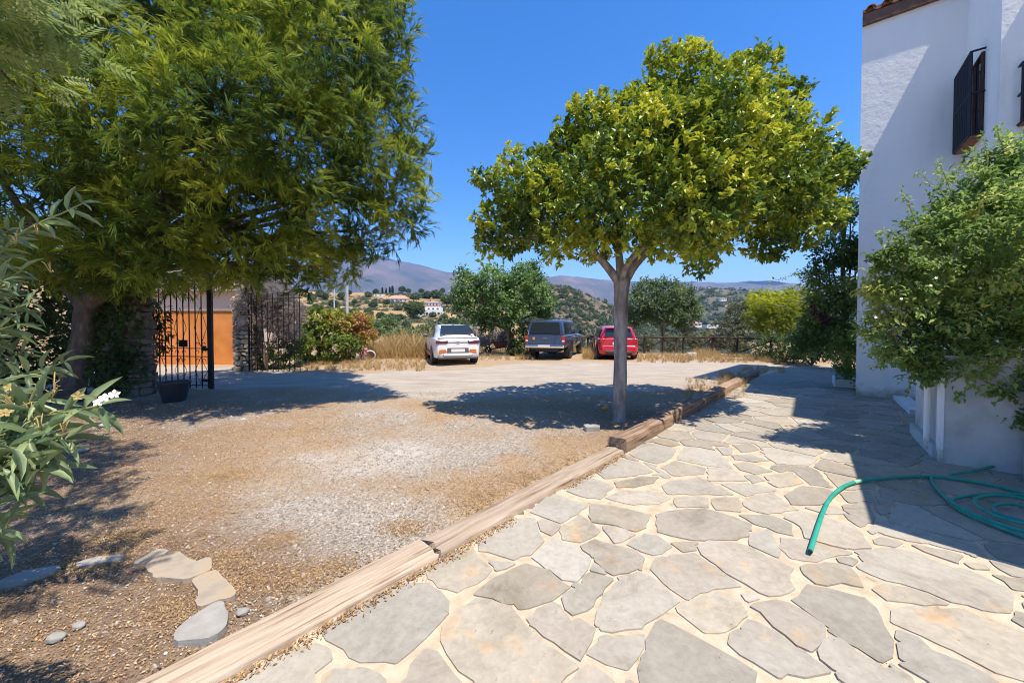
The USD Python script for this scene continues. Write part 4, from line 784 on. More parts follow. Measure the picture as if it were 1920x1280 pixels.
# ---------------------------------------------------------------- oleander in the left foreground
ol = thing('oleander_bush', 'oleander bush with long grey green leaves and cream flowers in the left foreground', 'shrub')
OV, OF = leaf_proto('lance'); rO = np.random.default_rng(81)
tips = [((62, 760), 1.15), ((135, 742), 1.12), ((192, 752), 1.10), ((176, 815), 1.10), ((150, 850), 1.08), ((130, 872), 1.05), ((85, 905), 1.05), ((40, 940), 1.0), ((60, 985), 1.0), ((20, 860), 1.0), ((20, 800), 1.1), ((90, 800), 1.1), ((100, 850), 1.1), ((10, 1010), 1.0), ((40, 720), 1.2), ((60, 870), .98), ((110, 820), 1.02), ((140, 800), 1.06), ((20, 760), 1.04), ((70, 830), .96),
        ((70, 425), 1.95), ((35, 450), 1.9), ((95, 500), 1.95), ((60, 520), 1.85), ((110, 560), 1.95), ((85, 600), 1.9), ((100, 650), 2.0), ((50, 640), 1.9), ((20, 560), 1.8), ((10, 500), 1.8), ((30, 690), 1.9), ((70, 690), 2.05), ((15, 620), 1.75), ((90, 545), 2.05), ((40, 590), 2.1), ((60, 470), 2.1), ((20, 410), 2.0), ((75, 620), 2.15), ((105, 600), 2.2), ((45, 540), 2.2)]
ends = [(P(a - (55 if (a, b) != (192, 752) else 5), b + 8, y), y < 1.5) for (a, b), y in tips]
for k in range(26): ends.append((np.array([rO.uniform(-3.6, -2.1), rO.uniform(.9, 2.3), rO.uniform(.9, 2.3)]), False))
ends = [e for e in ends if e[0][0] / e[0][1] < -1.03]
root = np.array([-3.2, 1.75, 0.0]); lv = []
for e, low in ends:
    b = (root if not low else np.array([-2.9, 1.5, 0])) + np.r_[rO.normal(0, .12, 2), 0]; hgt = e[2]
    c = curve([b, b + (e - b) * [.25, .25, .55] , b + (e - b) * [.6, .6, .88] , e], 24); part(ol, 'stem', tube(c, np.linspace(.012, .0035, 24), 5), M['green_twig'], smooth=True)
    tg = unit(np.gradient(c, axis=0)); cum = np.r_[0, np.cumsum(np.linalg.norm(np.diff(c, axis=0), axis=1))]; s = cum[-1]
    while s > cum[-1] * .45 and s > cum[-1] - .62:
        q = np.array([np.interp(s, cum, c[:, i]) for i in range(3)]); t = unit(np.array([np.interp(s, cum, tg[:, i]) for i in range(3)])); a0 = rO.uniform(0, 6.28)
        sid = unit(np.cross(t, [0.3, 0.2, 1])); sid2 = np.cross(t, sid)
        for j in range(3):
            a = a0 + j * 2.094; o = sid * math.cos(a) + sid2 * math.sin(a); d = unit(o * .85 + t * rO.uniform(.35, .9) + [0, 0, -.12])
            lv.append((q, d, rO.uniform(.085, .145) * (.75 if s > cum[-1] - .04 else 1), rO.uniform(.1, .95)))
        s -= rO.uniform(.05, .085)
lp, ld, ll, lt = (np.array([q[i] for q in lv]) for i in range(4))
upv = unit(np.array([0, 0, 1.]) + rO.normal(0, .4, ld.shape))
tipp = lp + ld * ll[:, None]; seen = (lp[:, 1] > .5) & (np.abs(lp[:, 0] / np.maximum(lp[:, 1], .1)) < 1.40); score = np.where(seen, ll / lp[:, 1], 0); order = np.argsort(-score)
own = order[:300]; others = order[300:]
for i in own:
    v, f, t = stamp((OV, OF), lp[i:i + 1], ld[i:i + 1], upv[i:i + 1], ll[i:i + 1], .19, lt[i:i + 1]); part(ol, 'leaf', (v, f), M['oleander'], tint=t, smooth=True)
v, f, t = stamp((OV, OF), lp[others], ld[others], upv[others], ll[others], .19, lt[others]); part(ol, 'outer_leaves', (v, f), M['oleander'], tint=t, kind='stuff')
def bloom(c, r, n, face):
    mb = MB(); face = unit(face); s = unit(np.cross(face, [0, .3, 1])); u = np.cross(s, face)
    for i in range(n):
        a = i * 2 * math.pi / n; o = s * math.cos(a) + u * math.sin(a); q = -s * math.sin(a) + u * math.cos(a)
        mb.add(np.array([c, c + o * r * .6 + q * r * .42 + face * r * .15, c + o * r + face * r * .05 + q * r * .1, c + o * r * .6 - q * r * .3 + face * r * .22]), [[0, 1, 2], [0, 2, 3]])
    return mb.out()
for (a, b), y, big in (((197, 746), 1.09, 1), ((158, 736), 1.1, 0), ((6, 780), 1.05, 1), ((28, 730), 1.12, 0)):
    q = P(a, b, y)
    for j in range(3 if big else 2): part(ol, 'flower', bloom(q + rO.normal(0, .009, 3), .014, 5, rO.normal(0, .5, 3) + [.3, -.8, .5]), M['petal'] if a == 197 else M['bud'])
for (a, b), y in (((75, 793), 1.08), ((90, 735), 1.13), ((30, 745), 1.1), ((118, 790), 1.06), ((60, 770), 1.1), ((100, 720), 1.13), ((70, 428), 1.93), ((30, 445), 1.9), ((95, 500), 1.93)):
    mb = MB(); q = P(a, b, y)
    for j in range(6): e = q + rO.normal(0, .013, 3); mb.tube([q - [0, 0, .03], e, e + unit(e - q) * .012], [.0010, .0020, .0008], 5)
    part(ol, 'bud_cluster', mb.out(), M['bud'], smooth=True)

# ---------------------------------------------------------------- flowering bush on the low wall, right
jb = thing('flowering_bush', 'rambling jasmine like bush with small white flowers spilling over the low wall', 'shrub')
jroot = np.array([*tb(wt + .55, ws + .8), .9])
JL = [lob(*q) for q in ((1648, 545, 4.6, .2), (1640, 615, 4.6, .17), (1690, 560, 4.5, .26), (1660, 660, 4.6, .16), (1730, 690, 4.5, .2), (1700, 500, 4.5, .34), (1665, 585, 4.6, .22), (1755, 440, 4.5, .34), (1825, 375, 4.5, .38), (1885, 300, 4.6, .30), (1850, 500, 4.3, .48), (1900, 610, 4.2, .48), (1775, 600, 4.4, .38), (1885, 710, 4.2, .28), (1960, 400, 4.5, .6), (1705, 650, 4.5, .24), (1830, 690, 4.3, .32), (2040, 560, 4.4, .6), (1990, 730, 4.2, .4), (1780, 560, 5.2, .45), (1880, 430, 5.2, .5), (1760, 680, 4.5, .22), (1660, 480, 4.5, .12), (1900, 780, 4.1, .1))]
limbs(jb, jroot, [np.array(q[:3]) for q in JL[:17]], .022, .005, M['twig'], 92, 'stem', .25, 6, 12)
add_crown(jb, JL, 4600, 9, 'leaf', (.045, .085), .5, M['jasmine'], 93, up=.35, shell=.1, spread=.06, droop=.25, tint=(.15, 1), clump=2.5, rough=.75)
rJ = np.random.default_rng(94); Lj = []
for a, b in (((1800, 440), (1722, 325)), ((1790, 470), (1690, 415)), ((1760, 420), (1655, 470)), ((1690, 520), (1632, 535)), ((1690, 590), (1628, 630)), ((1850, 350), (1842, 255)), ((1890, 300), (1870, 236)), ((1800, 400), (1760, 300)), ((1700, 640), (1640, 690)), ((1740, 650), (1700, 745)), ((1890, 720), (1850, 800)), ((1900, 740), (1895, 830)), ((1860, 700), (1810, 790)), ((1720, 430), (1690, 360)), ((1850, 330), (1790, 320)), ((1910, 720), (1915, 800)), ((1700, 470), (1640, 440))):
    A_, B_ = P(*a, 4.45), P(*b, 4.45 + rJ.uniform(-.2, .2)); c = curve([A_, (A_ + B_) / 2 + rJ.normal(0, .05, 3) + [0, 0, .06], B_], 14); part(jb, 'stem', tube(c, np.linspace(.006, .002, 14), 5), M['green_twig'], smooth=True)
    for q in c[3:]: Lj.append(q)
Lj = np.repeat(np.array(Lj), 4, 0) + rJ.normal(0, .02, (len(Lj) * 4, 3)); v, f, t = stamp(leaf_proto('leaf'), Lj, rJ.normal(0, 1, Lj.shape), unit(np.array([0, 0, 1]) + rJ.normal(0, .4, Lj.shape)), rJ.uniform(.03, .06, len(Lj)), .5, rJ.uniform(.2, 1, len(Lj)))
part(jb, 'shoot_leaves', (v, f), M['jasmine'], tint=t, kind='stuff')
for a, b in ((1755, 521), (1642, 595), (1745, 535), (1690, 560), (1838, 540), (1870, 640)): 
    q = P(a, b, 4.08 if a > 1780 else 4.2); part(jb, 'flower', bloom(q, .017, 5, [-.3, -.8, .4]), M['petal'])

# ---------------------------------------------------------------- climber behind the house corner
cb = thing('climbing_shrub', 'tall dark climber with a few purple blooms behind the house corner', 'climber')
XL = [lob(*q) for q in ((1580, 400, 9.6, .40), (1565, 470, 9.5, .48), (1590, 550, 9.3, .45), (1545, 560, 9.6, .42), (1595, 640, 9.2, .40), (1560, 630, 9.7, .45), (1590, 690, 9.5, .26), (1530, 520, 9.6, .28), (1525, 600, 9.8, .35), (1510, 640, 10.2, .4), (1600, 480, 9.6, .4), (1590, 330, 9.9, .3))]
part(cb, 'stem', bark(curve([G(1588, 722), P(1590, 650, 9.7), P(1580, 520, 9.6), P(1585, 400, 9.7)], 12), np.linspace(.08, .03, 12), 8, 3), M['bark_brown'], smooth=True)
limbs(cb, P(1588, 600, 9.6), [np.array(q[:3]) for q in XL], .03, .006, M['twig'], 96)
add_crown(cb, XL, 1700, 8, 'leaf', (.06, .11), .6, M['jasmine'], 97, tint=(0, .75), up=.2, shell=.3, spread=.1, rough=.6)
Lc = []; rC = np.random.default_rng(99)
for a, b in (((1560, 510), (1440, 530)), ((1550, 520), (1480, 545)), ((1560, 440), (1500, 470)), ((1540, 540), (1490, 512))):
    c = curve([P(*a, 9.5), (P(*a, 9.5) + P(*b, 9.3)) / 2 + [0, 0, .1], P(*b, 9.3)], 16); part(cb, 'stem', tube(c, np.linspace(.008, .003, 16), 5), M['twig'], smooth=True); Lc += list(c[3:])
Lc = np.repeat(np.array(Lc), 4, 0) + rC.normal(0, .03, (len(Lc) * 4, 3)); v, f, t = stamp(leaf_proto('leaf'), Lc, rC.normal(0, 1, Lc.shape), rC.normal(0, .4, Lc.shape) + [0, 0, 1], rC.uniform(.05, .1, len(Lc)), .55, rC.uniform(0, 1, len(Lc))); part(cb, 'shoot_leaves', (v, f), M['jasmine'], tint=t, kind='stuff')
add_crown(cb, [lob(1535, 590, 9.5, .2), lob(1525, 575, 9.5, .16), lob(1548, 600, 9.5, .14)], 60, 6, 'round', (.03, .05), .6, M['bloom'], 98, name='blooms', shell=.2)

# ---------------------------------------------------------------- shrubs and trees behind the yard
def shrub(name, label, cat, lobes, n, per, kind, L, wid, m, seed, stem=None, group=None, bm='twig', sr=.03, **k):
    t = thing(name, label, cat, group=group); c = np.array([q[:3] for q in lobes]); b = np.array(stem) if stem is not None else np.array([c[:, 0].mean(), c[:, 1].mean(), min(0, c[:, 2].min())])
    for q in c[:6]: part(t, 'stem', tube(curve([b + np.random.default_rng(seed).normal(0, .04, 3) * [1, 1, 0], b + (q - b) * [.3, .3, .5], q], 8), np.linspace(sr, sr * .25, 8), 6), M[bm], smooth=True)
    add_crown(t, lobes, n, per, kind, L, wid, m, seed, name='foliage', **k); return t
gz1 = lambda x, y: float(yard_z(x, y))
shrub('hedge_shrub', 'green and russet hedge shrub right of the far gate leaf', 'shrub', [lob(*q) for q in ((595, 600, 15.6, .62, None, .55, .18), (635, 605, 15.8, .6, None, .5, .22), (585, 650, 15.3, .62), (625, 655, 15.3, .62), (655, 650, 15.5, .45), (610, 625, 15.5, .65))], 900, 8, 'leaf', (.10, .18), .6, M['autumn'], 111, tint=(.1, .5))
shrub('russet_shrub', 'orange brown drying shrub between the hedge and the bicycles', 'shrub', [lob(*q) for q in ((675, 605, 16.6, .5, None, .45), (690, 630, 16.6, .35), (668, 630, 16.5, .45))], 420, 8, 'leaf', (.08, .14), .55, M['autumn'], 112, tint=(.45, 1))
shrub('grey_vine', 'grey leafless vine heaped over the sunlit gatepost', 'vine', [lob(*q) for q in ((455, 575, 12.75, .22), (458, 600, 12.8, .16), (470, 548, 12.9, .25), (462, 568, 13.1, .30), (490, 560, 13.2, .36), (525, 568, 13.3, .40), (552, 585, 13.3, .36), (510, 600, 13.3, .42), (478, 600, 13.1, .26), (540, 620, 13.4, .4))], 1500, 8, 'lance', (.07, .16), .12, M['dryvine'], 113, shell=.1, spread=.12, tint=(.1, 1))
shrub('green_shrub', 'low green shrub seen through the bars of the far gate leaf', 'shrub', [lob(*q) for q in ((525, 655, 13.6, .45), (560, 640, 14.2, .5), (545, 680, 13.6, .35), (505, 680, 13.5, .3))], 480, 8, 'leaf', (.07, .12), .55, M['autumn'], 114, tint=(.05, .45))
shrub('ivy_mass', 'dark ivy clinging to the near rubble gatepost', 'ivy', [(-8.8, 8.45, .9, .52, .25, .5), (-8.8, 8.45, 1.7, .5, .28, .6), (-8.7, 8.5, 2.5, .55, .35, .6), (-9.3, 8.5, 1.4, .4, .35, .9), (-8.4, 8.5, 2.0, .28, .25, .5), (-8.8, 8.4, .4, .45, .2, .4), (-8.35, 8.4, 1.3, .25, .2, .6), (-8.3, 8.42, .6, .2, .15, .4), (-8.4, 8.45, 2.6, .3, .25, .4)], 1900, 7, 'leaf', (.05, .10), .7, M['ivy'], 115, stem=(-8.8, 8.35, 0), shell=.6)
shrub('dark_hedge', 'dark hedge along the left boundary behind the leaning trunk', 'hedge', [(-11.2, 8.9, 1.0, 1.0, .6, 1.1), (-12.4, 8.8, 1.1, 1.0, .7, 1.2), (-10.4, 9.1, 1.6, .7, .5, 1.2), (-11.4, 9.0, 2.4, 1.0, .6, .9), (-13.6, 8.2, 1.2, 1.1, .8, 1.4), (-12.2, 7.6, 2.8, 1.5, .9, 1.5), (-14.5, 8.0, 2.6, 1.6, .9, 1.6), (-10.2, 7.4, 3.0, .8, .6, 1.0), (-10.9, 9.4, 3.4, 1.1, .6, 1.0), (-9.4, 5.6, .9, .9, .7, 1.0), (-10.6, 6.4, 1.2, 1.0, .8, 1.3)], 4200, 7, 'leaf', (.09, .16), .6, M['ivy'], 116, shell=.3)
shrub('hanging_leaves', 'dark drooping sprig in front of the near gate leaf at the gatepost', 'shrub', [lob(*q) for q in ((300, 590, 9.2, .16, None, .28), (302, 630, 9.2, .15, None, .33), (296, 655, 9.1, .1))], 48, 6, 'lance', (.10, .18), .2, M['ivy'], 117, stem=P(286, 600, 9.2), droop=.7)
tree1 = thing('small_bright_tree', 'small bright green spreading tree between the white car and the pickup', 'tree')
sb = P(958, 660, 19.4); sb[2] = -.15; sf = P(950, 612, 19.4)
part(tree1, 'trunk', bark(curve([sb, P(958, 640, 19.4), sf], 10), np.linspace(.2, .15, 10), 9, 2), M['bark_brown'], smooth=True)
T1 = [lob(*q) for q in ((880, 540, 19.5, .75), (925, 535, 19.3, .9), (975, 540, 19.2, .95), (1010, 565, 19.3, .75), (895, 580, 19.4, .7), (950, 580, 18.9, .9), (1020, 590, 19.5, .42), (868, 515, 19.6, .36), (985, 510, 19.6, .5), (1003, 498, 19.7, .25), (1000, 530, 19.8, .6), (860, 565, 19.6, .5), (915, 610, 19.5, .4))]
limbs(tree1, sf - [0, 0, .1], [np.array(q[:3]) for q in T1], .09, .02, M['bark_brown'], 121)
add_crown(tree1, T1, 1500, 8, 'leaf', (.13, .24), .5, M['carob'], 122, shell=.45, spread=.2, tint=(.1, 1), clump=1.4, rough=.5)
shrub('dark_bush', 'dark green rounded bush pressed against the left side of the pickup', 'shrub', [lob(*q) for q in ((972, 632, 18.9, .42), (980, 650, 18.8, .45), (968, 655, 18.8, .4), (985, 615, 19.2, .35))], 520, 8, 'leaf', (.07, .12), .55, M['ivy'], 123)
tree2 = thing('round_tree', 'round soft green tree beyond the fence behind the red car', 'tree')
b2 = P(1243, 640, 26); b2[2] = ground_z(b2[0], 26.0) - .2
part(tree2, 'trunk', bark(curve([b2, P(1243, 625, 26), P(1240, 600, 26)], 8), np.linspace(.18, .12, 8), 8, 2), M['bark_brown'], smooth=True)
T2 = [lob(*q) for q in ((1195, 570, 26, .95), (1215, 550, 26, .9), (1250, 550, 25.5, 1.0), (1280, 560, 26, .9), (1300, 585, 26, .6), (1240, 580, 25.3, 1.1), (1195, 595, 26, .7), (1270, 595, 25.8, .7))]
limbs(tree2, P(1240, 605, 26), [np.array(q[:3]) for q in T2], .08, .02, M['bark_brown'], 125)
add_crown(tree2, T2, 1700, 8, 'leaf', (.14, .24), .45, M['olive'], 126, shell=.5, spread=.2, tint=(.15, 1), rough=.35)
shrub('yellow_shrub', 'yellow green feathery shrub beyond the right end of the fence', 'shrub', [lob(*q) for q in ((1430, 570, 17.5, .62), (1470, 575, 17.4, .7), (1500, 565, 17.6, .6), (1450, 605, 17.3, .7), (1490, 610, 17.3, .6), (1420, 600, 17.5, .45), (1515, 590, 17.6, .5))], 900, 6, 'spray', (.18, .30), .9, M['yellowgreen'], 131, shell=.4, spread=.15, tint=(.2, 1))
shrub('grey_shrub', 'wispy grey olive shrub left of the yellow green shrub', 'shrub', [lob(*q) for q in ((1380, 590, 20.5, .7), (1360, 620, 20.3, .65), (1400, 625, 20.2, .7), (1345, 640, 20.5, .5), (1385, 650, 20.0, .5), (1405, 575, 20.6, .5))], 800, 8, 'lance', (.09, .17), .3, M['greyshrub'], 132, shell=.15, rough=.7)
shrub('shaded_hedge', 'dark hedge in shade between the fence end and the house', 'hedge', [lob(*q) for q in ((1440, 650, 16.6, .6), (1470, 655, 15.8, .6), (1505, 650, 15.2, .65), (1535, 640, 14.2, .6), (1560, 650, 13.6, .6), (1520, 620, 15.5, .5), (1550, 600, 14.6, .55), (1590, 640, 13.4, .6), (1590, 590, 13.6, .6))], 1300, 8, 'leaf', (.07, .12), .6, M['ivy'], 133, shell=.45)
shrub('fence_scrub', 'dry olive green scrub behind the middle of the fence', 'shrub', [lob(*q) for q in ((1215, 645, 22.5, .5), (1260, 640, 23, .6), (1300, 640, 23, .55), (1330, 632, 23.5, .6), (1180, 640, 23, .5), (1290, 618, 26, .6))], 700, 8, 'lance', (.10, .18), .3, M['greyshrub'], 134, tint=(0, .7), shell=.15, rough=.7)
shrub('dry_scrub', 'grey brown dry scrub behind the wheelbarrow', 'shrub', [lob(*q) for q in ((905, 640, 21, .5, None, .3), (925, 632, 21.5, .5, None, .35), (945, 635, 21, .4), (890, 625, 22, .6, None, .4))], 500, 8, 'lance', (.10, .18), .25, M['dryvine'], 135, shell=.1)
shrub('low_green_scrub', 'low green scrub at the head of the slope left of the white car', 'shrub', [lob(*q) for q in ((745, 630, 24, .8, None, .5), (770, 628, 25, .8, None, .5), (725, 610, 28, .9, None, .6), (700, 620, 24, .6, None, .6), (785, 640, 22, .5), (800, 625, 26, .7))], 900, 8, 'leaf', (.12, .22), .5, M['olive'], 136, shell=.3, rough=.6)

# ---------------------------------------------------------------- trees dotted over the hillside, houses among them
def on_land(px, py):
    d = ray(px, py); r = np.arange(22, 700, .5); t = r / math.hypot(d[0], d[1]); z = CAMH + d[2] * t; g = ground_z(d[0] * t, d[1] * t)
    k = np.where(g >= z)[0]; k = k[0] if len(k) else int(np.argmin(np.abs(g - z) / r)); return np.array([d[0] * t[k], d[1] * t[k], g[k]]), d[1] * t[k]
def tree_kind(name, cat, lobes, n, per, kind, L, wid, m, seed, th, **k):
    t = '/World/' + name; path = numbered('/World', name); x = UsdGeom.Xform.Define(stage, path); x.AddTranslateOp(); x.AddRotateZOp(); x.AddScaleOp()
    part(path, 'trunk', tube([(0, 0, -.1), (.01, 0, th * .5), (0, .01, th)], [.06, .045, .03], 6), M['bark_brown'], smooth=True)
    add_crown(path, lobes, n, per, kind, L, wid, m, seed, **k); return path
protos = {
 'r': tree_kind('hillside_tree', 'tree', [(0, 0, .62, .34, .34, .3), (.2, .1, .5, .24, .24, .22), (-.22, 0, .52, .24, .24, .22), (.05, -.2, .55, .24, .22, .25)], 330, 6, 'leaf', (.07, .13), .6, M['ivy'], 141, .5, shell=.5, tint=(.3, 1), spread=.05),
 'c': tree_kind('hillside_cypress', 'tree', [(0, 0, .35, .13, .13, .3), (0, 0, .62, .11, .11, .3), (0, 0, .82, .06, .06, .2)], 260, 6, 'leaf', (.06, .1), .5, M['ivy'], 142, .5, shell=.5, tint=(0, .5), spread=.04, up=1.5),
 'o': tree_kind('hillside_bush', 'bush', [(0, 0, .4, .5, .5, .38), (.3, .2, .3, .35, .35, .3), (-.3, .1, .32, .35, .35, .3)], 330, 6, 'leaf', (.09, .15), .55, M['olive'], 143, .3, shell=.45, tint=(0, .7), spread=.06)}
lab = {'r': 'dark round crowned tree', 'c': 'narrow dark cypress', 'o': 'grey green bush'}; grp = {'r': 'round trees', 'c': 'cypresses', 'o': 'bushes'}
cats = {'r': 'tree', 'c': 'tree', 'o': 'bush'}; used_p = set()
HT = [(778, 598, 34, 'r'), (705, 553, 12, 'r'), (717, 551, 12, 'c'), (724, 551, 11, 'c'), (736, 551, 15, 'c'), (731, 551, 13, 'c'), (754, 549, 14, 'r'), (766, 550, 11, 'r'), (790, 549, 11, 'r'), (830, 547, 12, 'r'), (851, 545, 15, 'r'), (870, 548, 13, 'o'), (800, 560, 14, 'o'), (818, 560, 16, 'o'), (838, 575, 24, 'r'), (862, 588, 24, 'r'), (822, 580, 14, 'r'), (700, 577, 13, 'o'), (690, 592, 13, 'o'), (714, 602, 18, 'r'), (734, 606, 18, 'o'), (750, 604, 16, 'r'), (762, 614, 12, 'o'), (680, 602, 14, 'o'), (665, 572, 12, 'r'), (640, 562, 14, 'r'), (625, 577, 15, 'o'), (610, 562, 13, 'r'), (585, 562, 12, 'o'), (700, 614, 13, 'o'), (832, 604, 14, 'o'), (850, 610, 15, 'o'), (900, 604, 18, 'r'), (872, 616, 13, 'o'), (812, 594, 9, 'o'), (786, 634, 10, 'o'), (660, 592, 12, 'o'), (592, 582, 13, 'r'), (748, 582, 9, 'o'), (760, 578, 12, 'r'), (780, 562, 13, 'o'), (880, 570, 14, 'r'), (905, 560, 14, 'r'), (725, 570, 9, 'o'), (655, 555, 12, 'r'), (600, 556, 12, 'o'), (690, 556, 9, 'o')]
rH = np.random.default_rng(150)
for a, b, h, k in HT:
    q, Yd = on_land(a, b); s = h / 720 * Yd / (1.0 if k != 'o' else .8); rz = float(rH.uniform(0, 360)); sc = (s * rH.uniform(.9, 1.25), s * rH.uniform(.9, 1.25), s) if k != 'c' else (s, s, s)
    big = h == 34; zone = 'on the crest of the tan hillside' if b < 554 else 'on the tan hillside left of the houses' if a < 697 else 'around the white stepped villa' if 780 <= a <= 880 and b < 612 else 'on the tan hillside right of the villa' if a > 880 else 'on the lower slope below the red roofed house'; L_ = 'big rounded pine in front of the white stepped villa' if big else f'{lab[k]} {zone}'; g_ = None if big else f'{grp[k]} {zone}'
    if k not in used_p:
        used_p.add(k); p_ = protos[k]; x = UsdGeom.Xformable(stage.GetPrimAtPath(p_)); o_ = x.GetOrderedXformOps(); o_[0].Set(Gf.Vec3d(*map(float, q))); o_[1].Set(rz); o_[2].Set(Gf.Vec3f(*map(float, sc))); tag(stage.GetPrimAtPath(p_), L_, cats[k], g_); first = p_
    else:
        c_ = copy_of(protos[k], L_, q, rz, tuple(map(float, sc))); pr = stage.GetPrimAtPath(c_); pr.SetCustomDataByKey('category', cats[k]); pr.SetCustomDataByKey('group', g_ or 'lone pine on the hillside')
# scrub over the hills: nobody could count it
def clump(seed, m, tint):
    v, f, t = crown([(0, 0, .3, .5, .5, .4), (.3, .1, .2, .3, .3, .3), (-.25, -.2, .2, .32, .3, .25)], 26, 4, 'leaf', (.22, .36), .7, np.random.default_rng(seed), shell=.5, spread=.1, tint=tint); return v, f, t
def scatter(name, label, pts, size, seed, mats):
    r = np.random.default_rng(seed); path = numbered('/World', name); pi = UsdGeom.PointInstancer.Define(stage, path); UsdGeom.Scope.Define(stage, path + '/kinds'); rel = []
    for k, (m, tn) in enumerate(mats):
        v, f, t = clump(seed + k, m, tn); rel.append(Sdf.Path(put(f'{path}/kinds/clump_{k:03d}', (v, f), m, tint=t)))
    n = len(pts); pi.CreatePrototypesRel().SetTargets(rel); pi.CreatePositionsAttr(Vt.Vec3fArray.FromNumpy(pts.astype(np.float32))); pi.CreateProtoIndicesAttr(Vt.IntArray.FromNumpy(r.integers(0, len(mats), n).astype(np.int32)))
    pi.CreateOrientationsAttr(Vt.QuathArray([Gf.Quath(float(math.cos(a / 2)), 0, 0, float(math.sin(a / 2))) for a in r.uniform(0, 6.28, n)])); s = size * r.lognormal(0, .35, n); pi.CreateScalesAttr(Vt.Vec3fArray.FromNumpy(np.stack([s * r.uniform(.9, 1.4, n), s, s * r.uniform(.7, 1.1, n)], 1).astype(np.float32)))
    tag(pi.GetPrim(), label, None, None, 'stuff')
def on_ridge(V, n, seed, rows, thr):
    r = np.random.default_rng(seed); i = r.integers(0, rows - 1, n * 3); j = r.integers(0, V.shape[1] - 1, n * 3); a, b = r.random((2, n * 3, 1))
    p = (V[i, j] * (1 - a) + V[i + 1, j] * a) * (1 - b) + (V[i, j + 1] * (1 - a) + V[i + 1, j + 1] * a) * b; d = meshkit.fbm(p / 26, 3, seed); return p[d > thr][:n]
dark, mid_g = (M['ivy'], (.2, 1)), (M['olive'], (0, .6))
scatter('hill_scrub', 'dark scrub covering the hill behind the cars', on_ridge(mid, 6500, 161, 26, .34), 2.7, 162, [dark, mid_g, (M['greyshrub'], (0, .6))])
scatter('far_woods', 'dark woods covering the further hill', on_ridge(far1, 7000, 163, 26, .42), 6.5, 164, [dark, mid_g])
rr_ = np.random.default_rng(165); nn = 5200; pxs, rs_ = rr_.uniform(480, 960, nn), np.sqrt(rr_.uniform(28 ** 2, 430 ** 2, nn)); dx = (pxs - 960) / 720; yy = rs_ / np.sqrt(1 + dx * dx); xx = dx * yy
dens = meshkit.fbm(np.stack([xx / 24, yy / 24, 0 * xx], -1), 4, 31); k_ = dens > .52; hp = np.stack([xx, yy, ground_z(xx, yy) - .1], 1)[k_]
scatter('hillside_scrub', 'olive scrub scattered over the tan hillside and valley edge', hp, 1.5, 166, [dark, mid_g, (M['greyshrub'], (.1, .9))])
def far_house(name, label, px, py, wpx, hpx, roof=None, floors=1, D=None, depth=9.0, group=None, wins=4, ang=0.0):
    if D is None: q, D = on_land(px, py)
    else: q = P(px, py, D)
    k = D / 720; w, h = wpx * k, hpx * k; t = thing(name, label, 'house', q, ang, group=group)
    fh = h / floors
    for i in range(floors):
        w_i = w * (1 - .22 * i); off = -depth * .0 + i * depth * .3
        part(t, 'wall', MB().box((0, depth / 2 + off, fh * (i + .5) - .4 * (i == 0)), (w_i, depth, fh + .8 * (i == 0) - .01)).out(), M['far_white'])
        for j in range(wins):
            x = w_i * ((j + .5) / wins - .5); part(t, 'window', MB().box((x, off, fh * i + fh * .5), (w_i / wins * .42, .12, fh * .42)).out(), M['far_win'])
        if i < floors - 1: part(t, 'terrace_parapet', MB().box((0, off + .1, fh * (i + 1) + .4), (w_i, .2, .8)).out(), M['far_roof' if i else 'far_white'])
    if roof: 
        e = .5; zr = h; w2, d0, d1 = w * (1 - .22 * (floors - 1)) / 2 + e, off - e, off + depth + e
        part(t, 'roof', (np.array([[-w2, d0, zr], [w2, d0, zr], [w2, d1, zr], [-w2, d1, zr], [-w2 * .55, (d0 + d1) / 2, zr + roof * k], [w2 * .55, (d0 + d1) / 2, zr + roof * k]]), np.array([[0, 1, 5], [0, 5, 4], [2, 3, 4], [2, 4, 5], [0, 4, 3], [1, 2, 5], [0, 3, 2], [0, 2, 1]])), M['far_roof'])
    return t
far_house('hillside_villa', 'white villa stepped down the hill in three terraces beside the big pine', 806, 592, 44, 26, 3, 3, wins=4)
far_house('hillside_farmhouse', 'long low house with a pale red roof near the hill crest', 744, 566, 40, 6, 7, 1, wins=5)
far_house('hillside_cottage', 'small white flat roofed cottage left of the red roofed house on the crest', 709, 556, 16, 4, None, 1, wins=2)
far_house('valley_house', 'white house with orange roof low in the valley behind the fence', 1305, 612, 22, 6, 4, 1, D=330, wins=3)
far_house('valley_warehouse', 'long flat white building low in the valley right of the orange roofed house', 1345, 614, 38, 5, None, 1, D=340, wins=6)
far_house('distant_house', 'white house high on the further wooded hill', 1357, 564, 11, 5, 1, 1, D=800, wins=3)
far_house('distant_house', 'lower small white house right of the high one on the wooded hill', 1391, 570, 6, 4, None, 1, D=800, wins=2)
far_house('distant_house', 'tiny white house on the crest of the wooded hill', 1330, 540, 5, 2.5, None, 1, D=985, wins=2)
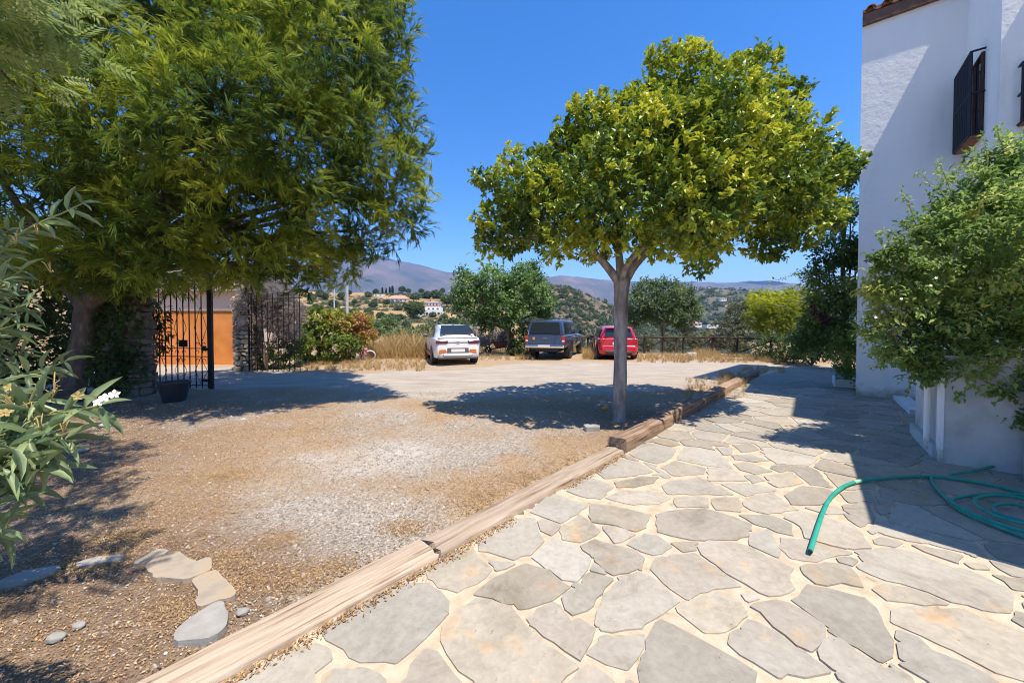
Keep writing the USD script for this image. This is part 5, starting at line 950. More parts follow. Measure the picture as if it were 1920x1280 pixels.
# ---------------------------------------------------------------- parked cars (rear axle middle at the origin, heading +y)
def loft(stations, ring):
    """stations: list of (y, params); ring(params) -> (k, 2) half section (x >= 0) from bottom centre to top centre. Closed on both ends."""
    S = [np.asarray(ring(p)) for _, p in stations]; k = len(S[0]); V = []
    for (y, _), s in zip(stations, S):
        full = np.vstack([s, np.c_[-s[::-1, 0], s[::-1, 1]]]); V.append(np.c_[full[:, 0], np.full(2 * k, y), full[:, 1]])
    V = np.array(V); n, m = V.shape[:2]; F = []
    for i in range(n - 1):
        for j in range(m): a, b = i * m + j, i * m + (j + 1) % m; F.append([a, b, b + m, a + m])
    F = np.array(F); F = np.vstack([F[:, [0, 1, 2]], F[:, [0, 2, 3]]]); caps = []
    for base, flip in ((0, True), ((n - 1) * m, False)):
        for j in range(k - 1): q = [base + j, base + j + 1, base + m - 2 - j, base + m - 1 - j]; q = q[::-1] if flip else q; caps += [[q[0], q[1], q[2]], [q[0], q[2], q[3]]]
    return V.reshape(-1, 3), np.vstack([F, caps])
def car(label, paint, at, heading, spec):
    """spec: lengths in metres; sections along y from the tail to the nose."""
    c = thing('parked_car', label, 'car', (at[0], at[1], at[2] if len(at) > 2 else .01), math.degrees(heading), group='cars parked in front of the fence')
    S = spec
    def body_ring(p):
        w, zb, zs, zt = p                                # half width, sill, shoulder, deck height
        return [(0, zb), (w * .84, zb), (w * .95, zb + .05), (w * .99, zb + (zs - zb) * .35), (w, zb + (zs - zb) * .62), (w * .985, zs - .06), (w * .95, zs), (w * .86, zs + (zt - zs) * .6), (w * .5, zt), (0, zt + .012)]
    body = loft(S['body'], body_ring); part(c, 'body', body, paint, smooth=38)
    def cab_ring(p):
        wb, wt, zb, zt = p
        return [(0, zb - .05), (wb, zb - .05), (wb, zb), (wb * .6 + wt * .4, zb + (zt - zb) * .45), (wt * 1.02, zt - .10), (wt * .97, zt - .035), (wt * .8, zt), (0, zt + .02)]
    part(c, 'cabin', loft(S['cabin'], cab_ring), paint, smooth=38)
    for q in S['panels']:                                # name, material, four or more corners, thickness outwards
        name, m, pts, th = q; pts = np.array(pts, float); nrm = unit(np.cross(pts[1] - pts[0], pts[2] - pts[0])); n = len(pts); V = np.vstack([pts, pts + nrm * th])
        f = [[i, (i + 1) % n, n + (i + 1) % n, n + i] for i in range(n)]; f = np.array(f); f = np.vstack([f[:, [0, 1, 2]], f[:, [0, 2, 3]], [[n, n + i, n + i + 1] for i in range(1, n - 1)]]); part(c, name, (V, f), M[m] if isinstance(m, str) else m, smooth=30)
    for name, m, cen, size, r in S['blocks']:
        part(c, name, rounded_box(*size, min(r, min(size) / 2.05)).apply_translation(cen), M[m] if isinstance(m, str) else m, smooth=40)
    R, tw = S['wheel']; prof = [(R * .55, -tw / 2), (R * .9, -tw / 2), (R * .98, -tw / 2 + .02), (R, -tw / 2 + .06), (R, tw / 2 - .06), (R * .98, tw / 2 - .02), (R * .9, tw / 2), (R * .55, tw / 2)]
    rimp = [(0, .015), (R * .12, .02), (R * .14, -.01), (R * .5, -.005), (R * .6, .02), (R * .64, .03), (R * .64, -.06), (0, -.06)]
    for x, y in S['axles']:
        for s in (-1, 1):
            Rm = np.array([[0, 0, s], [0, 1, 0], [-s, 0, 0]]) if s else None
            tv_, tf_ = lathe(prof, 26); wv = tv_ @ Rm.T + [s * x, y, R]; wp = part(c, 'wheel', (wv, tf_), M['rubber'], smooth=40)
            rv, rf = lathe(rimp, 26); part(wp, 'rim', ((rv + [0, 0, tw / 2 - .035]) @ Rm.T + [s * x, y, R], rf), M['black'], smooth=40)
            sp = MB()
            for k in range(5):
                a = k * 2 * math.pi / 5; sp.bar(np.array([0, 0, tw / 2 - .008]), np.array([math.cos(a) * R * .6, math.sin(a) * R * .6, tw / 2 - .008]), .06, .03, up=(0, 0, 1))
            v, f = sp.out(); part(wp, 'spokes', (v @ Rm.T + [s * x, y, R], f), M['rim'])
            a = np.linspace(-.15, math.pi + .15, 15); ro, ri = R * 1.17, R * 1.0; arch = np.vstack([np.c_[np.full(15, s * (x + tw * .42)), y + np.cos(a) * ro, R + np.sin(a) * ro], np.c_[np.full(15, s * (x + tw * .42)), y + np.cos(a) * ri * .2, R + np.sin(a) * ri * .2]])
            arch[:, 0] = s * S['arch_x']; k = np.arange(14); part(c, 'wheel_arch', (np.vstack([arch, arch + [s * .014, 0, 0]]), np.vstack([np.stack([k, k + 1, k + 16, k + 15], 1), np.stack([k + 30, k + 31, k + 46, k + 45], 1), np.stack([k, k + 1, k + 31, k + 30], 1)])), M[S['arch_m']])
    return c
def sym(pts): return [(-x, y, z) for x, y, z in pts][::-1]
def both(name, m, pts, th): return [(name, m, pts, th), (name, m, sym(pts), th)]
# white crossover coupe, tail on y = -0.93
white = dict(
    body=[(-.95, (.72, .40, .98, 1.00)), (-.92, (.80, .34, 1.02, 1.05)), (-.80, (.87, .28, 1.05, 1.10)), (-.4, (.905, .25, 1.05, 1.12)), (.6, (.905, .24, 1.02, 1.10)), (1.8, (.90, .24, .98, 1.06)), (2.5, (.90, .25, .95, 1.03)), (3.1, (.885, .27, .88, .94)), (3.45, (.82, .30, .78, .82)), (3.60, (.66, .36, .66, .70))],
    cabin=[(-.72, (.66, .55, 1.02, 1.10)), (-.45, (.80, .58, 1.04, 1.30)), (-.05, (.82, .60, 1.05, 1.47)), (.6, (.83, .62, 1.05, 1.55)), (1.2, (.83, .62, 1.05, 1.56)), (1.7, (.82, .60, 1.04, 1.50)), (2.15, (.80, .57, 1.03, 1.28)), (2.6, (.76, .5, 1.00, 1.05))],
    panels=[('rear_window', 'glass', [(-.62, -.66, 1.20), (.62, -.66, 1.20), (.55, -.16, 1.50), (-.55, -.16, 1.50)], .03),
            ('plate_recess', 'trim', [(-.42, -.955, .50), (.42, -.955, .50), (.40, -.955, .68), (-.40, -.955, .68)], .006), ('number_plate', 'plate', [(-.26, -.966, .53), (.26, -.966, .53), (.26, -.966, .64), (-.26, -.966, .64)], .006),
            ('light_bar', 'trim', [(-.40, -.955, .875), (.40, -.955, .875), (.40, -.95, .90), (-.40, -.95, .90)], .008)]
           + both('side_window', 'glass', [(.835, .0, 1.10), (.835, 2.15, 1.10), (.70, 1.65, 1.42), (.70, .25, 1.42)], .012) + both('orange_trim', 'orange_trim', [(.40, -.93, .50), (.72, -.945, .46), (.70, -.955, .62), (.46, -.96, .62)], .018) + both('side_trim', 'orange_trim', [(.908, .45, .30), (.908, 2.3, .30), (.912, 2.3, .46), (.912, .45, .46)], .008),
    blocks=[('tail_lamp', 'dark_lamp', (-.60, -.915, .90), (.46, .14, .135), .05), ('tail_lamp', 'dark_lamp', (.60, -.915, .90), (.46, .14, .135), .05), ('badge', 'chrome', (0, -.962, .905), (.10, .03, .10), .012), ('bumper_skirt', 'rim', (0, -.92, .40), (1.15, .16, .11), .05), ('diffuser', 'trim', (0, -.88, .32), (1.5, .22, .12), .05), ('antenna_fin', 'trim', (0, .25, 1.575), (.04, .2, .07), .018), ('mirror', 'trim', (-.98, 1.85, 1.09), (.2, .12, .14), .05), ('mirror', 'trim', (.98, 1.85, 1.09), (.2, .12, .14), .05),
            ('spoiler', M['white_paint'], (0, -.86, 1.075), (1.5, .2, .06), .028)],
    wheel=(.35, .24), axles=[(.80, 0), (.80, 2.72)], arch_x=.904, arch_m='trim')
# dark pickup with a canopy
pick = dict(
    body=[(-1.22, (.84, .62, 1.08, 1.10)), (-1.20, (.86, .60, 1.10, 1.12)), (-1.0, (.90, .55, 1.12, 1.14)), (.6, (.91, .50, 1.12, 1.14)), (1.6, (.905, .48, 1.11, 1.13)), (2.5, (.905, .48, 1.08, 1.12)), (3.3, (.90, .50, 1.04, 1.10)), (3.75, (.86, .52, .95, 1.0)), (3.92, (.72, .56, .82, .86))],
    cabin=[(-1.16, (.80, .70, 1.10, 1.20)), (-1.05, (.82, .71, 1.10, 1.68)), (-.9, (.82, .72, 1.10, 1.76)), (.5, (.82, .72, 1.10, 1.80)), (1.2, (.82, .70, 1.10, 1.80)), (1.8, (.82, .68, 1.10, 1.76)), (2.4, (.80, .62, 1.10, 1.42)), (2.85, (.77, .55, 1.08, 1.12))],
    panels=[('canopy_window', 'glass', [(-.66, -1.165, 1.20), (.66, -1.165, 1.20), (.60, -1.05, 1.65), (-.60, -1.05, 1.65)], .03), ('tailgate', M['blue_paint'], [(-.70, -1.215, .74), (.70, -1.215, .74), (.70, -1.20, 1.08), (-.70, -1.20, 1.08)], .02), ('number_plate', 'plate', [(-.26, -1.345, .60), (.26, -1.345, .60), (.26, -1.345, .71), (-.26, -1.345, .71)], .008)]
           + both('side_window', 'glass', [(.832, -.8, 1.18), (.832, .35, 1.18), (.745, .35, 1.65), (.745, -.7, 1.65)], .012) + both('side_window', 'glass', [(.832, .5, 1.16), (.832, 1.3, 1.16), (.74, 1.3, 1.65), (.74, .5, 1.65)], .012) + both('side_window', 'glass', [(.828, 1.38, 1.16), (.82, 2.35, 1.16), (.70, 1.85, 1.62), (.735, 1.38, 1.65)], .012),
    blocks=[('tail_lamp', 'red_lamp', (-.80, -1.17, .93), (.15, .12, .34), .03), ('tail_lamp', 'red_lamp', (.80, -1.17, .93), (.15, .12, .34), .03), ('reverse_lamp', 'clear_lamp', (-.80, -1.20, .87), (.12, .08, .08), .02), ('reverse_lamp', 'clear_lamp', (.80, -1.20, .87), (.12, .08, .08), .02), ('rear_bumper', 'chrome', (0, -1.26, .64), (1.72, .16, .15), .05), ('bumper_step', 'black', (0, -1.25, .53), (1.3, .14, .06), .02), ('tailgate_handle', 'trim', (0, -1.225, .98), (.2, .03, .07), .012), ('round_sticker', 'amber', (-.48, -1.24, .97), (.11, .012, .11), .005),
            ('mirror', 'black', (-1.0, 2.05, 1.22), (.2, .14, .24), .05), ('mirror', 'black', (1.0, 2.05, 1.22), (.2, .14, .24), .05), ('chassis', 'black', (0, 1.3, .46), (1.0, 4.4, .2), .05), ('door_handle', 'chrome', (.915, .75, 1.02), (.03, .16, .03), .012), ('door_handle', 'chrome', (.915, 1.65, 1.02), (.03, .16, .03), .012), ('roof_rack', 'trim', (-.6, .2, 1.83), (.04, 1.5, .03), .012), ('roof_rack', 'trim', (.6, .2, 1.83), (.04, 1.5, .03), .012)],
    wheel=(.385, .26), axles=[(.78, 0), (.78, 3.085)], arch_x=.908, arch_m='black')
redc = dict(
    body=[(-.76, (.70, .34, .92, .94)), (-.72, (.78, .29, .94, .97)), (-.6, (.83, .25, .95, 1.0)), (0, (.865, .22, .95, 1.0)), (1.2, (.865, .21, .93, 1.0)), (2.1, (.86, .22, .90, .97)), (2.7, (.84, .24, .84, .90)), (3.1, (.76, .28, .72, .76)), (3.24, (.60, .34, .60, .62))],
    cabin=[(-.70, (.72, .62, .92, .98)), (-.58, (.76, .62, .94, 1.34)), (-.42, (.78, .62, .95, 1.44)), (.3, (.79, .62, .95, 1.50)), (1.0, (.79, .61, .95, 1.50)), (1.5, (.78, .58, .95, 1.38)), (2.1, (.74, .5, .93, 1.0))],
    panels=[('rear_window', 'glass', [(-.60, -.675, 1.02), (.60, -.675, 1.02), (.52, -.56, 1.34), (-.52, -.56, 1.34)], .03), ('number_plate', 'plate', [(-.26, -.775, .70), (.26, -.775, .70), (.26, -.768, .81), (-.26, -.768, .81)], .008)]
           + both('side_window', 'glass', [(.805, -.2, 1.0), (.805, 1.75, 1.0), (.68, 1.4, 1.36), (.68, -.1, 1.38)], .012),
    blocks=[('tail_lamp', 'red_lamp', (-.68, -.70, .88), (.26, .16, .20), .06), ('tail_lamp', 'red_lamp', (.68, -.70, .88), (.26, .16, .20), .06), ('rear_bumper', M['red_paint'], (0, -.72, .52), (1.5, .20, .34), .09), ('bumper_insert', 'black', (0, -.80, .36), (1.1, .08, .14), .03), ('badge', 'chrome', (0, -.74, .93), (.10, .03, .06), .012), ('roof_spoiler', M['red_paint'], (0, -.58, 1.43), (1.1, .22, .05), .022), ('mirror', 'black', (-.93, 1.55, 1.0), (.18, .12, .13), .05), ('mirror', 'black', (.93, 1.55, 1.0), (.18, .12, .13), .05), ('fog_lamp', 'red_lamp', (-.62, -.79, .47), (.14, .06, .07), .02), ('fog_lamp', 'red_lamp', (.62, -.79, .47), (.14, .06, .07), .02), ('undertray', 'black', (0, 1.2, .25), (1.4, 3.4, .12), .05)],
    wheel=(.315, .21), axles=[(.76, 0), (.76, 2.57)], arch_x=.864, arch_m='black')
def axle(a, b): p, q = G(*a), G(*b); return (p + q) / 2
q = axle((814, 682), (889, 681)); car('white crossover coupe with orange bumper trim parked left of the small tree', M['white_paint'], (q[0], q[1], .01), .30, white)
q = axle((1002, 672), (1066, 673)); car('dark slate pickup truck with canopy and red tail lamps', M['blue_paint'], (q[0], q[1], .0), -.34, pick)
q = axle((1124, 673), (1187, 674.5)); car('bright red hatchback partly hidden by the citrus trunk', M['red_paint'], (q[0], q[1], .0), -.12, redc)

# ---------------------------------------------------------------- rail fence
fn = thing('rail_fence', 'dark timber rail fence with diagonal braces along the edge of the yard', 'fence')
FP = [(1040, 664), (1102, 664), (1160, 664), (1208, 664), (1243, 665), (1281, 664), (1336, 666), (1382, 667.5), (1445, 672), (1500, 674)]
fp = [G(a, b) for a, b in FP]; fp = [np.array([p[0], p[1], float(yard_z(p[0], min(p[1], 21)))]) for p in fp]
top = lambda p: p + [0, 0, .90]
for k, p in enumerate(fp):
    h = 1.75 if k == 4 else .95; part(fn, 'post', tube([p - [0, 0, .2], p + [0, 0, h * .5], p + [.02, 0, h]], [.06, .058, .05], 7), M['fence_wood'], smooth=True)
for a, b in zip(fp[:-1], fp[1:]): part(fn, 'rail', tube([top(a) - [0, .05, .04], (top(a) + top(b)) / 2 - [0, .05, .055], top(b) - [0, .05, .04]], .042, 7), M['fence_wood'], smooth=True)
for i, j in ((3, 4), (5, 4), (7, 6), (7, 8), (1, 2)): part(fn, 'brace', tube([fp[i] + [0, -.04, .12], fp[j] + [0, -.04, .78]], .035, 6), M['fence_wood'], smooth=True)
for i, j in ((6, 5),): part(fn, 'brace', tube([fp[j] + (fp[i] - fp[j]) * .6 + [0, -.04, .4], fp[i] + [0, -.04, .82]], .035, 6), M['fence_wood'], smooth=True)
pa, pb_ = P(1468, 652, 16.6), G(1515, 678); whole('leaning_plank', 'pale weathered plank leaning from the fence end to the ground', 'plank', MB().bar(pa, pb_ + [0, 0, .04], .09, .035).out(), M['grey_wood'])
pz = G(1390, 676); whole('fallen_rail', 'weathered rail lying in the dry grass in front of the fence', 'rail', tube([pz + [-.6, .1, .07], pz + [.8, -.05, .06]], .05, 7), M['grey_wood'], smooth=True)
wb = G(1297, 669); part(thing('white_block', 'small white block lying in the dry grass before the fence', 'block', (wb[0], wb[1], .02)), 'block', rounded_box(.42, .2, .2, .02).apply_translation([0, 0, .1]), M['whiteware'])
for k, (a, yb, hh) in enumerate(((627, 650, 575 - 518), (651, 655, 0))):
    q = P(a, 600, (33, 30)[k]); g0 = float(ground_z(q[0], q[1])); zt = P(a, (541, 534)[k], q[1])[2]
    part(thing('concrete_post', ('pale concrete post, left one of the pair above the hedge', 'pale concrete post, right thicker one of the pair above the hedge')[k], 'post'), 'post', tube([(q[0], q[1], g0 - .3), (q[0], q[1], zt)], [(.075, .06), (.13, .11)][k], 10), M['pole'])

# ---------------------------------------------------------------- wheelbarrow and bicycles
wp_ = P(938, 660, 20.2); wz = float(yard_z(wp_[0], 20.2)); wbw = thing('wheelbarrow', 'rusty wheelbarrow standing under the small tree by the white car', 'wheelbarrow', (wp_[0], 20.2, wz), 12)
o = [(-.42, -.30, .62), (.42, -.30, .62), (.42, .30, .62), (-.42, .30, .62), (-.22, -.2, .30), (.26, -.2, .30), (.26, .2, .30), (-.22, .2, .30)]
part(wbw, 'tray', (np.array(o), np.array([[0, 1, 5, 4], [1, 2, 6, 5], [2, 3, 7, 6], [3, 0, 4, 7], [4, 5, 6, 7]])), M['rust'])
fr_ = MB()
for s in (-1, 1): fr_.tube([(-.62, s * .05, .2), (-.2, s * .2, .28), (.35, s * .24, .36), (.85, s * .28, .62)], .02, 6).tube([(.3, s * .22, .34), (.4, s * .24, .0)], .02, 6)
part(wbw, 'frame', fr_.out(), M['rust'], smooth=40)
vv, ff = lathe([(.1, -.05), (.17, -.05), (.19, 0), (.17, .05), (.1, .05), (.1, -.05)], 18); part(wbw, 'wheel', (np.c_[vv[:, 0] - .64, vv[:, 2], vv[:, 1] + .19], ff), M['rubber'], smooth=40)
def bicycle(label, loc, rz, lean, R, frame, tyre, basket=None):
    b = thing('bicycle', label, 'bicycle', loc, rz); cl, sl = math.cos(lean), math.sin(lean)
    tilt = lambda v: np.stack([v[:, 0], v[:, 1] * cl + v[:, 2] * sl, -v[:, 1] * sl + v[:, 2] * cl], 1); wbk = R * 2.9
    for x in (0, wbk):
        a = np.linspace(0, 2 * np.pi, 25); wh_ = part(b, 'wheel', (lambda vf: (tilt(vf[0]), vf[1]))(tube(np.stack([x + R * np.cos(a), 0 * a, R + .03 + R * np.sin(a)], 1), .028, 7, False)), tyre, smooth=True)
        s = MB(); 
        for t in np.linspace(0, np.pi, 7)[:-1]: s.tube([(x - R * math.cos(t), 0, R + .03 - R * math.sin(t)), (x + R * math.cos(t), 0, R + .03 + R * math.sin(t))], .004, 4)
        v, f = s.out(); part(wh_, 'spokes', (tilt(v), f), M['rim'])
    hb = np.array([wbk - .14, 0, R * 2.6]); bb = np.array([wbk * .45, 0, R * .9]); st_ = np.array([wbk * .36, 0, R * 2.2]); s = MB()
    for p, q in ((hb, bb), (bb, st_), (st_, hb - [.02, 0, .06]), (bb, (0, 0, R)), (st_, (0, 0, R)), (hb, (wbk, 0, R))): s.tube([p, q], .022, 7)
    v, f = s.out(); part(b, 'frame', (tilt(v), f), frame, smooth=40)
    v, f = tube(curve([hb + [-.12, -.24, .22], hb + [-.02, -.1, .16], hb + [0, 0, .14], hb + [-.02, .1, .16], hb + [-.12, .24, .22]], 12), .014, 6); part(b, 'handlebar', (tilt(v), f), M['chrome'], smooth=True)
    m = rounded_box(.24, .14, .06, .025).apply_translation(st_ + [0, 0, .06]); part(b, 'saddle', (tilt(np.array(m.vertices)), m.faces), M['black'] if basket is None else basket, smooth=40)
    if basket is not None: m = rounded_box(.22, .26, .2, .03).apply_translation(hb + [.16, 0, -.02]); part(b, 'basket', (tilt(np.array(m.vertices)), m.faces), basket, smooth=40)
    return b
q = G(654, 679); bicycle("child's pink bicycle with white tyres leaning at the hedge", (q[0] + .75, q[1] + .35, .05), 200, .38, .21, M['pink'], M['bikewhite'], M['pink'])
q = G(690, 669); bicycle('red bicycle with dark tyres behind the pink one, by the dark crate', (q[0] + .35, q[1] + .5, .05), 230, .12, .22, M['red_frame'], M['rubber'], None)
q = G(708, 668); ct = thing('dark_crate', 'dark plastic crate standing behind the red bicycle', 'crate', (q[0], q[1] + .3, .02), 8)
mb = MB()
for x, y, sx, sy in ((0, .2, .62, .03), (0, -.2, .62, .03), (.3, 0, .03, .38), (-.3, 0, .03, .38)): mb.box((x, y, .33), (sx, sy, .3))
part(ct, 'crate', mb.box((0, 0, .19), (.6, .4, .03)).out(), M['tub']); part(ct, 'rim', MB().box((0, -.215, .49), (.68, .03, .04)).box((0, .215, .49), (.68, .03, .04)).box((.325, 0, .49), (.03, .4, .04)).box((-.325, 0, .49), (.03, .4, .04)).out(), M['tub'])
part(ct, 'stand', MB().box((-.24, 0, .09), (.05, .36, .18)).box((.24, 0, .09), (.05, .36, .18)).out(), M['tub'])

# ---------------------------------------------------------------- border stones of the flower bed
def edge_stone(label, pxs, h, m, seed): 
    ring = np.array([G(a, b, h)[:2] for a, b in pxs]); g = Polygon(ring).buffer(0); ring = np.array(g.exterior.coords)[:-1]
    whole('border_stone', label, 'stone', slab(ring, h * .7, .016, h + .03, seed, .006, .05, rnd=.035), m, smooth=20)
edge_stone('pale angular border stone nearest the sleeper, lowest of the curved row', [(325, 1176), (352, 1150), (415, 1114), (428, 1140), (426, 1165), (400, 1185), (365, 1192), (335, 1190)], .07, M['grey_edge_stone'], 1)
edge_stone('squarish border stone touching the lowest pale one', [(355, 1078), (402, 1060), (430, 1085), (452, 1112), (412, 1118), (372, 1130), (368, 1100)], .06, M['edge_stone'], 2)
edge_stone('wide ochre border stone at the bend of the row', [(270, 1052), (300, 1034), (335, 1030), (368, 1046), (394, 1034), (396, 1062), (378, 1070), (350, 1080), (290, 1076)], .06, M['edge_stone'], 3)
edge_stone('thin flat border stone just left of the ochre one', [(246, 1048), (300, 1022), (318, 1028), (285, 1045), (268, 1054)], .05, M['edge_stone'], 4)
edge_stone('long slender border stone half covered by litter', [(136, 1052), (180, 1038), (255, 1034), (248, 1042), (190, 1050), (150, 1058)], .045, M['grey_edge_stone'], 5)
edge_stone('shaded long border stone at the left edge', [(-20, 1092), (40, 1066), (118, 1052), (104, 1066), (50, 1084), (0, 1100)], .05, M['grey_edge_stone'], 6)
for k, (a, b, r, l) in enumerate(((455, 1150, .035, 'small tan stone beside the near sleeper'), (148, 1180, .03, 'small pale round stone in the bare soil of the bed'), (105, 1205, .04, 'small greenish stone low in the bare soil of the bed'), (200, 800, .09, 'grey stone lying in the shade under the acacia'), (150, 850, .1, 'pale flat stone beside the tip of the oleander'))):
    q = G(a, b); s_ = trimesh.creation.icosphere(2); v = s_.vertices * (1 + .5 * (meshkit.fbm(s_.vertices * 1.6 + k * 5, 3, k)[:, None] - .5)) * [r, r * .8, r * .5]
    whole('loose_stone', l, 'stone', (v + [q[0], q[1], r * .35 + float(yard_z(q[0], q[1]))], s_.faces), M['grey_edge_stone'], smooth=True)

# ---------------------------------------------------------------- garden hose
hs = thing('garden_hose', 'green garden hose trailing from the shade into the sun, coiled at the right', 'hose')
R_h = .016
def ground_line(pts, z=R_h + .014): return np.array([[*G(a, b)[:2], z] for a, b in pts])
l1 = ground_line([(1519, 1041), (1530, 1005), (1541, 972), (1555, 942), (1575, 922), (1600, 910), (1640, 903), (1690, 899), (1745, 898), (1800, 904), (1860, 915), (1925, 932), (1990, 960)]); c1 = curve(l1, 70)
part(hs, 'hose', tube(c1, R_h, 12), M['hose'], smooth=50)
part(hs, 'hose_mouth', tube([c1[0], c1[0] + (c1[0] - c1[1]) * .25], [R_h * .8, R_h * .8], 12), M['black'])
iq = int(np.argmin(np.abs(c1[:, 0] - G(1612, 908)[0]))); part(hs, 'joint', tube(c1[iq - 1:iq + 2], R_h * 1.12, 12), M['hose_tip'], smooth=50)
R2 = .014
for pts, dz in (([(1745, 899), (1752, 915), (1775, 940), (1800, 962), (1850, 985), (1920, 1012), (2000, 1040)], 0), ([(2000, 880), (1925, 874), (1880, 878), (1830, 890), (1780, 898)], .02),
                ([(1995, 950), (1900, 936), (1840, 936), (1790, 944), (1786, 952), (1820, 972), (1880, 995), (1990, 1028)], .02), ([(1990, 968), (1900, 946), (1850, 944), (1828, 952), (1838, 968), (1880, 988), (1980, 1015)], .045), ([(1980, 975), (1905, 958), (1870, 958), (1862, 966), (1880, 980), (1970, 1004)], .03)):
    part(hs, 'coil', tube(curve(ground_line(pts, R2 + .014 + dz), 40), R2, 10), M['hose'], smooth=50)

# ---------------------------------------------------------------- dry grass, leaf litter, pebbles (nobody could count these)
rG = np.random.default_rng(201)
def tuft(seed, n=26, h=1.0, sp=.25):
    r = np.random.default_rng(seed); V, F, T = [], [], []
    for i in range(n):
        b = np.r_[r.normal(0, .07, 2), 0]; lean = np.r_[r.normal(0, sp, 2), 1]; L = h * r.uniform(.5, 1); w = unit(np.r_[r.normal(0, 1, 2), 0]) * .008; p1 = b + lean * L * .5; p2 = b + lean * L * np.array([1.5, 1.5, .95]); k = len(V)
        V += [b - w, b + w, p1 - w * .8, p1 + w * .8, p2]; F += [[k, k + 1, k + 3], [k, k + 3, k + 2], [k + 2, k + 3, k + 4]]; T += [r.uniform(.1, 1)] * 5
    return np.array(V), np.array(F), np.array(T)
def grass(name, label, pts, sizes, m, seed):
    path = numbered('/World', name); pi = UsdGeom.PointInstancer.Define(stage, path); UsdGeom.Scope.Define(stage, path + '/kinds'); rel = []
    for k in range(4): v, f, t = tuft(seed + k); rel.append(Sdf.Path(put(f'{path}/kinds/tuft_{k:03d}', (v, f), m, tint=t)))
    n = len(pts); r = np.random.default_rng(seed); pi.CreatePrototypesRel().SetTargets(rel); pi.CreatePositionsAttr(Vt.Vec3fArray.FromNumpy(np.asarray(pts, np.float32))); pi.CreateProtoIndicesAttr(Vt.IntArray.FromNumpy(r.integers(0, 4, n).astype(np.int32)))
    pi.CreateOrientationsAttr(Vt.QuathArray([Gf.Quath(float(math.cos(a / 2)), 0, 0, float(math.sin(a / 2))) for a in r.uniform(0, 6.28, n)])); s = np.asarray(sizes)
    pi.CreateScalesAttr(Vt.Vec3fArray.FromNumpy(np.stack([s * 1.1, s * 1.1, s], 1).astype(np.float32))); tag(pi.GetPrim(), label, None, None, 'stuff')
pts, sz = [], []
def patch(px0, px1, py0, py1, n, s0, s1):
    for _ in range(n):
        q = G(rG.uniform(px0, px1), rG.uniform(py0, py1)); pts.append([q[0], q[1], float(yard_z(q[0], min(q[1], 21.2)))]); sz.append(rG.uniform(s0, s1))
patch(570, 800, 672, 697, 420, .12, .3); patch(690, 800, 660, 675, 230, .5, 1.15); patch(720, 790, 662, 672, 60, .9, 1.6); patch(890, 1000, 668, 678, 120, .1, .3); patch(1095, 1120, 666, 676, 40, .3, .7); patch(1195, 1480, 668, 681, 420, .12, .4); patch(1300, 1345, 664, 672, 40, .3, .55)
patch(1285, 1400, 712, 748, 150, .06, .2); patch(1350, 1400, 706, 726, 70, .12, .34); patch(1390, 1470, 690, 700, 60, .1, .25)
for t in rG.uniform(-2.2, 2.8, 46):
    q = np.array([-.58, 2.69]) + axis * t + perp * rG.choice([-.15, .15]); pts.append([q[0], q[1], .0]); sz.append(rG.uniform(.025, .07))
grass('dry_grass', 'golden dry grass around the cars, the fence and the sleepers', pts, sz, M['strawgrass'], 211)
n = 3600; a = rG.uniform(-.75, .30, n); r_ = rG.uniform(21, 60, n); gp = np.stack([r_ * np.sin(a), r_ * np.cos(a), 0 * r_], 1); gp = gp[gp[:, 1] > 20.9]; gp[:, 2] = ground_z(gp[:, 0], gp[:, 1]) - .08
grass('slope_grass', 'tall dry grass on the slope below the yard', gp, rG.uniform(.4, 1.1, len(gp)), M['strawgrass'], 221)
def flat_leaf(seed):
    V, F = leaf_proto('oval'); r = np.random.default_rng(seed); V = V.copy(); V[:, 1] *= r.uniform(.25, .5); V[:, 2] = .16 * np.sin(V[:, 0] * 3.1) * r.uniform(.4, 1.6) + np.abs(V[:, 1]) * r.uniform(-.6, .8); V[:, 0] -= .5; return V, F
litter_p = [(*flat_leaf(k), np.full(len(flat_leaf(k)[0]), t)) for k, t in enumerate((.1, .4, .55, .7, .8, .95, .25))]
def strew(name, label, xy, z, size, protos_, m, seed, flat=True):
    r = np.random.default_rng(seed); path = numbered('/World', name); pi = UsdGeom.PointInstancer.Define(stage, path); UsdGeom.Scope.Define(stage, path + '/kinds'); rel = []
    for k, (v, f, t) in enumerate(protos_): rel.append(Sdf.Path(put(f'{path}/kinds/piece_{k:03d}', (v, f), m, tint=t)))
    n = len(xy); pi.CreatePrototypesRel().SetTargets(rel); pi.CreatePositionsAttr(Vt.Vec3fArray.FromNumpy(np.c_[xy, z].astype(np.float32))); pi.CreateProtoIndicesAttr(Vt.IntArray.FromNumpy(r.integers(0, len(protos_), n).astype(np.int32)))
    a = r.uniform(0, 6.28, n); tx, ty = r.normal(0, .22, (2, n)); Q = np.stack([np.cos(a / 2), tx, ty, np.sin(a / 2)], 1); Q /= np.linalg.norm(Q, axis=1, keepdims=True)
    pi.CreateOrientationsAttr(Vt.QuathArray([Gf.Quath(*map(float, q)) for q in Q])); pi.CreateScalesAttr(Vt.Vec3fArray.FromNumpy(np.repeat(size[:, None], 3, 1).astype(np.float32))); tag(pi.GetPrim(), label, None, None, 'stuff')
def yard_points(n, ymax, pw, fld, lo):
    y = 1.35 + (ymax - 1.35) * rG.random(n) ** pw; x = rG.uniform(-1.42, .45, n) * y; x = np.where(x < -.58 + (y - 2.69) * .88 - .16, x, 99)
    ok = (x < 50) & (rG.random(n) < np.clip(yard_val(fld, np.clip(x, -18, 12), y), lo, 1)); return np.c_[x, y][ok]
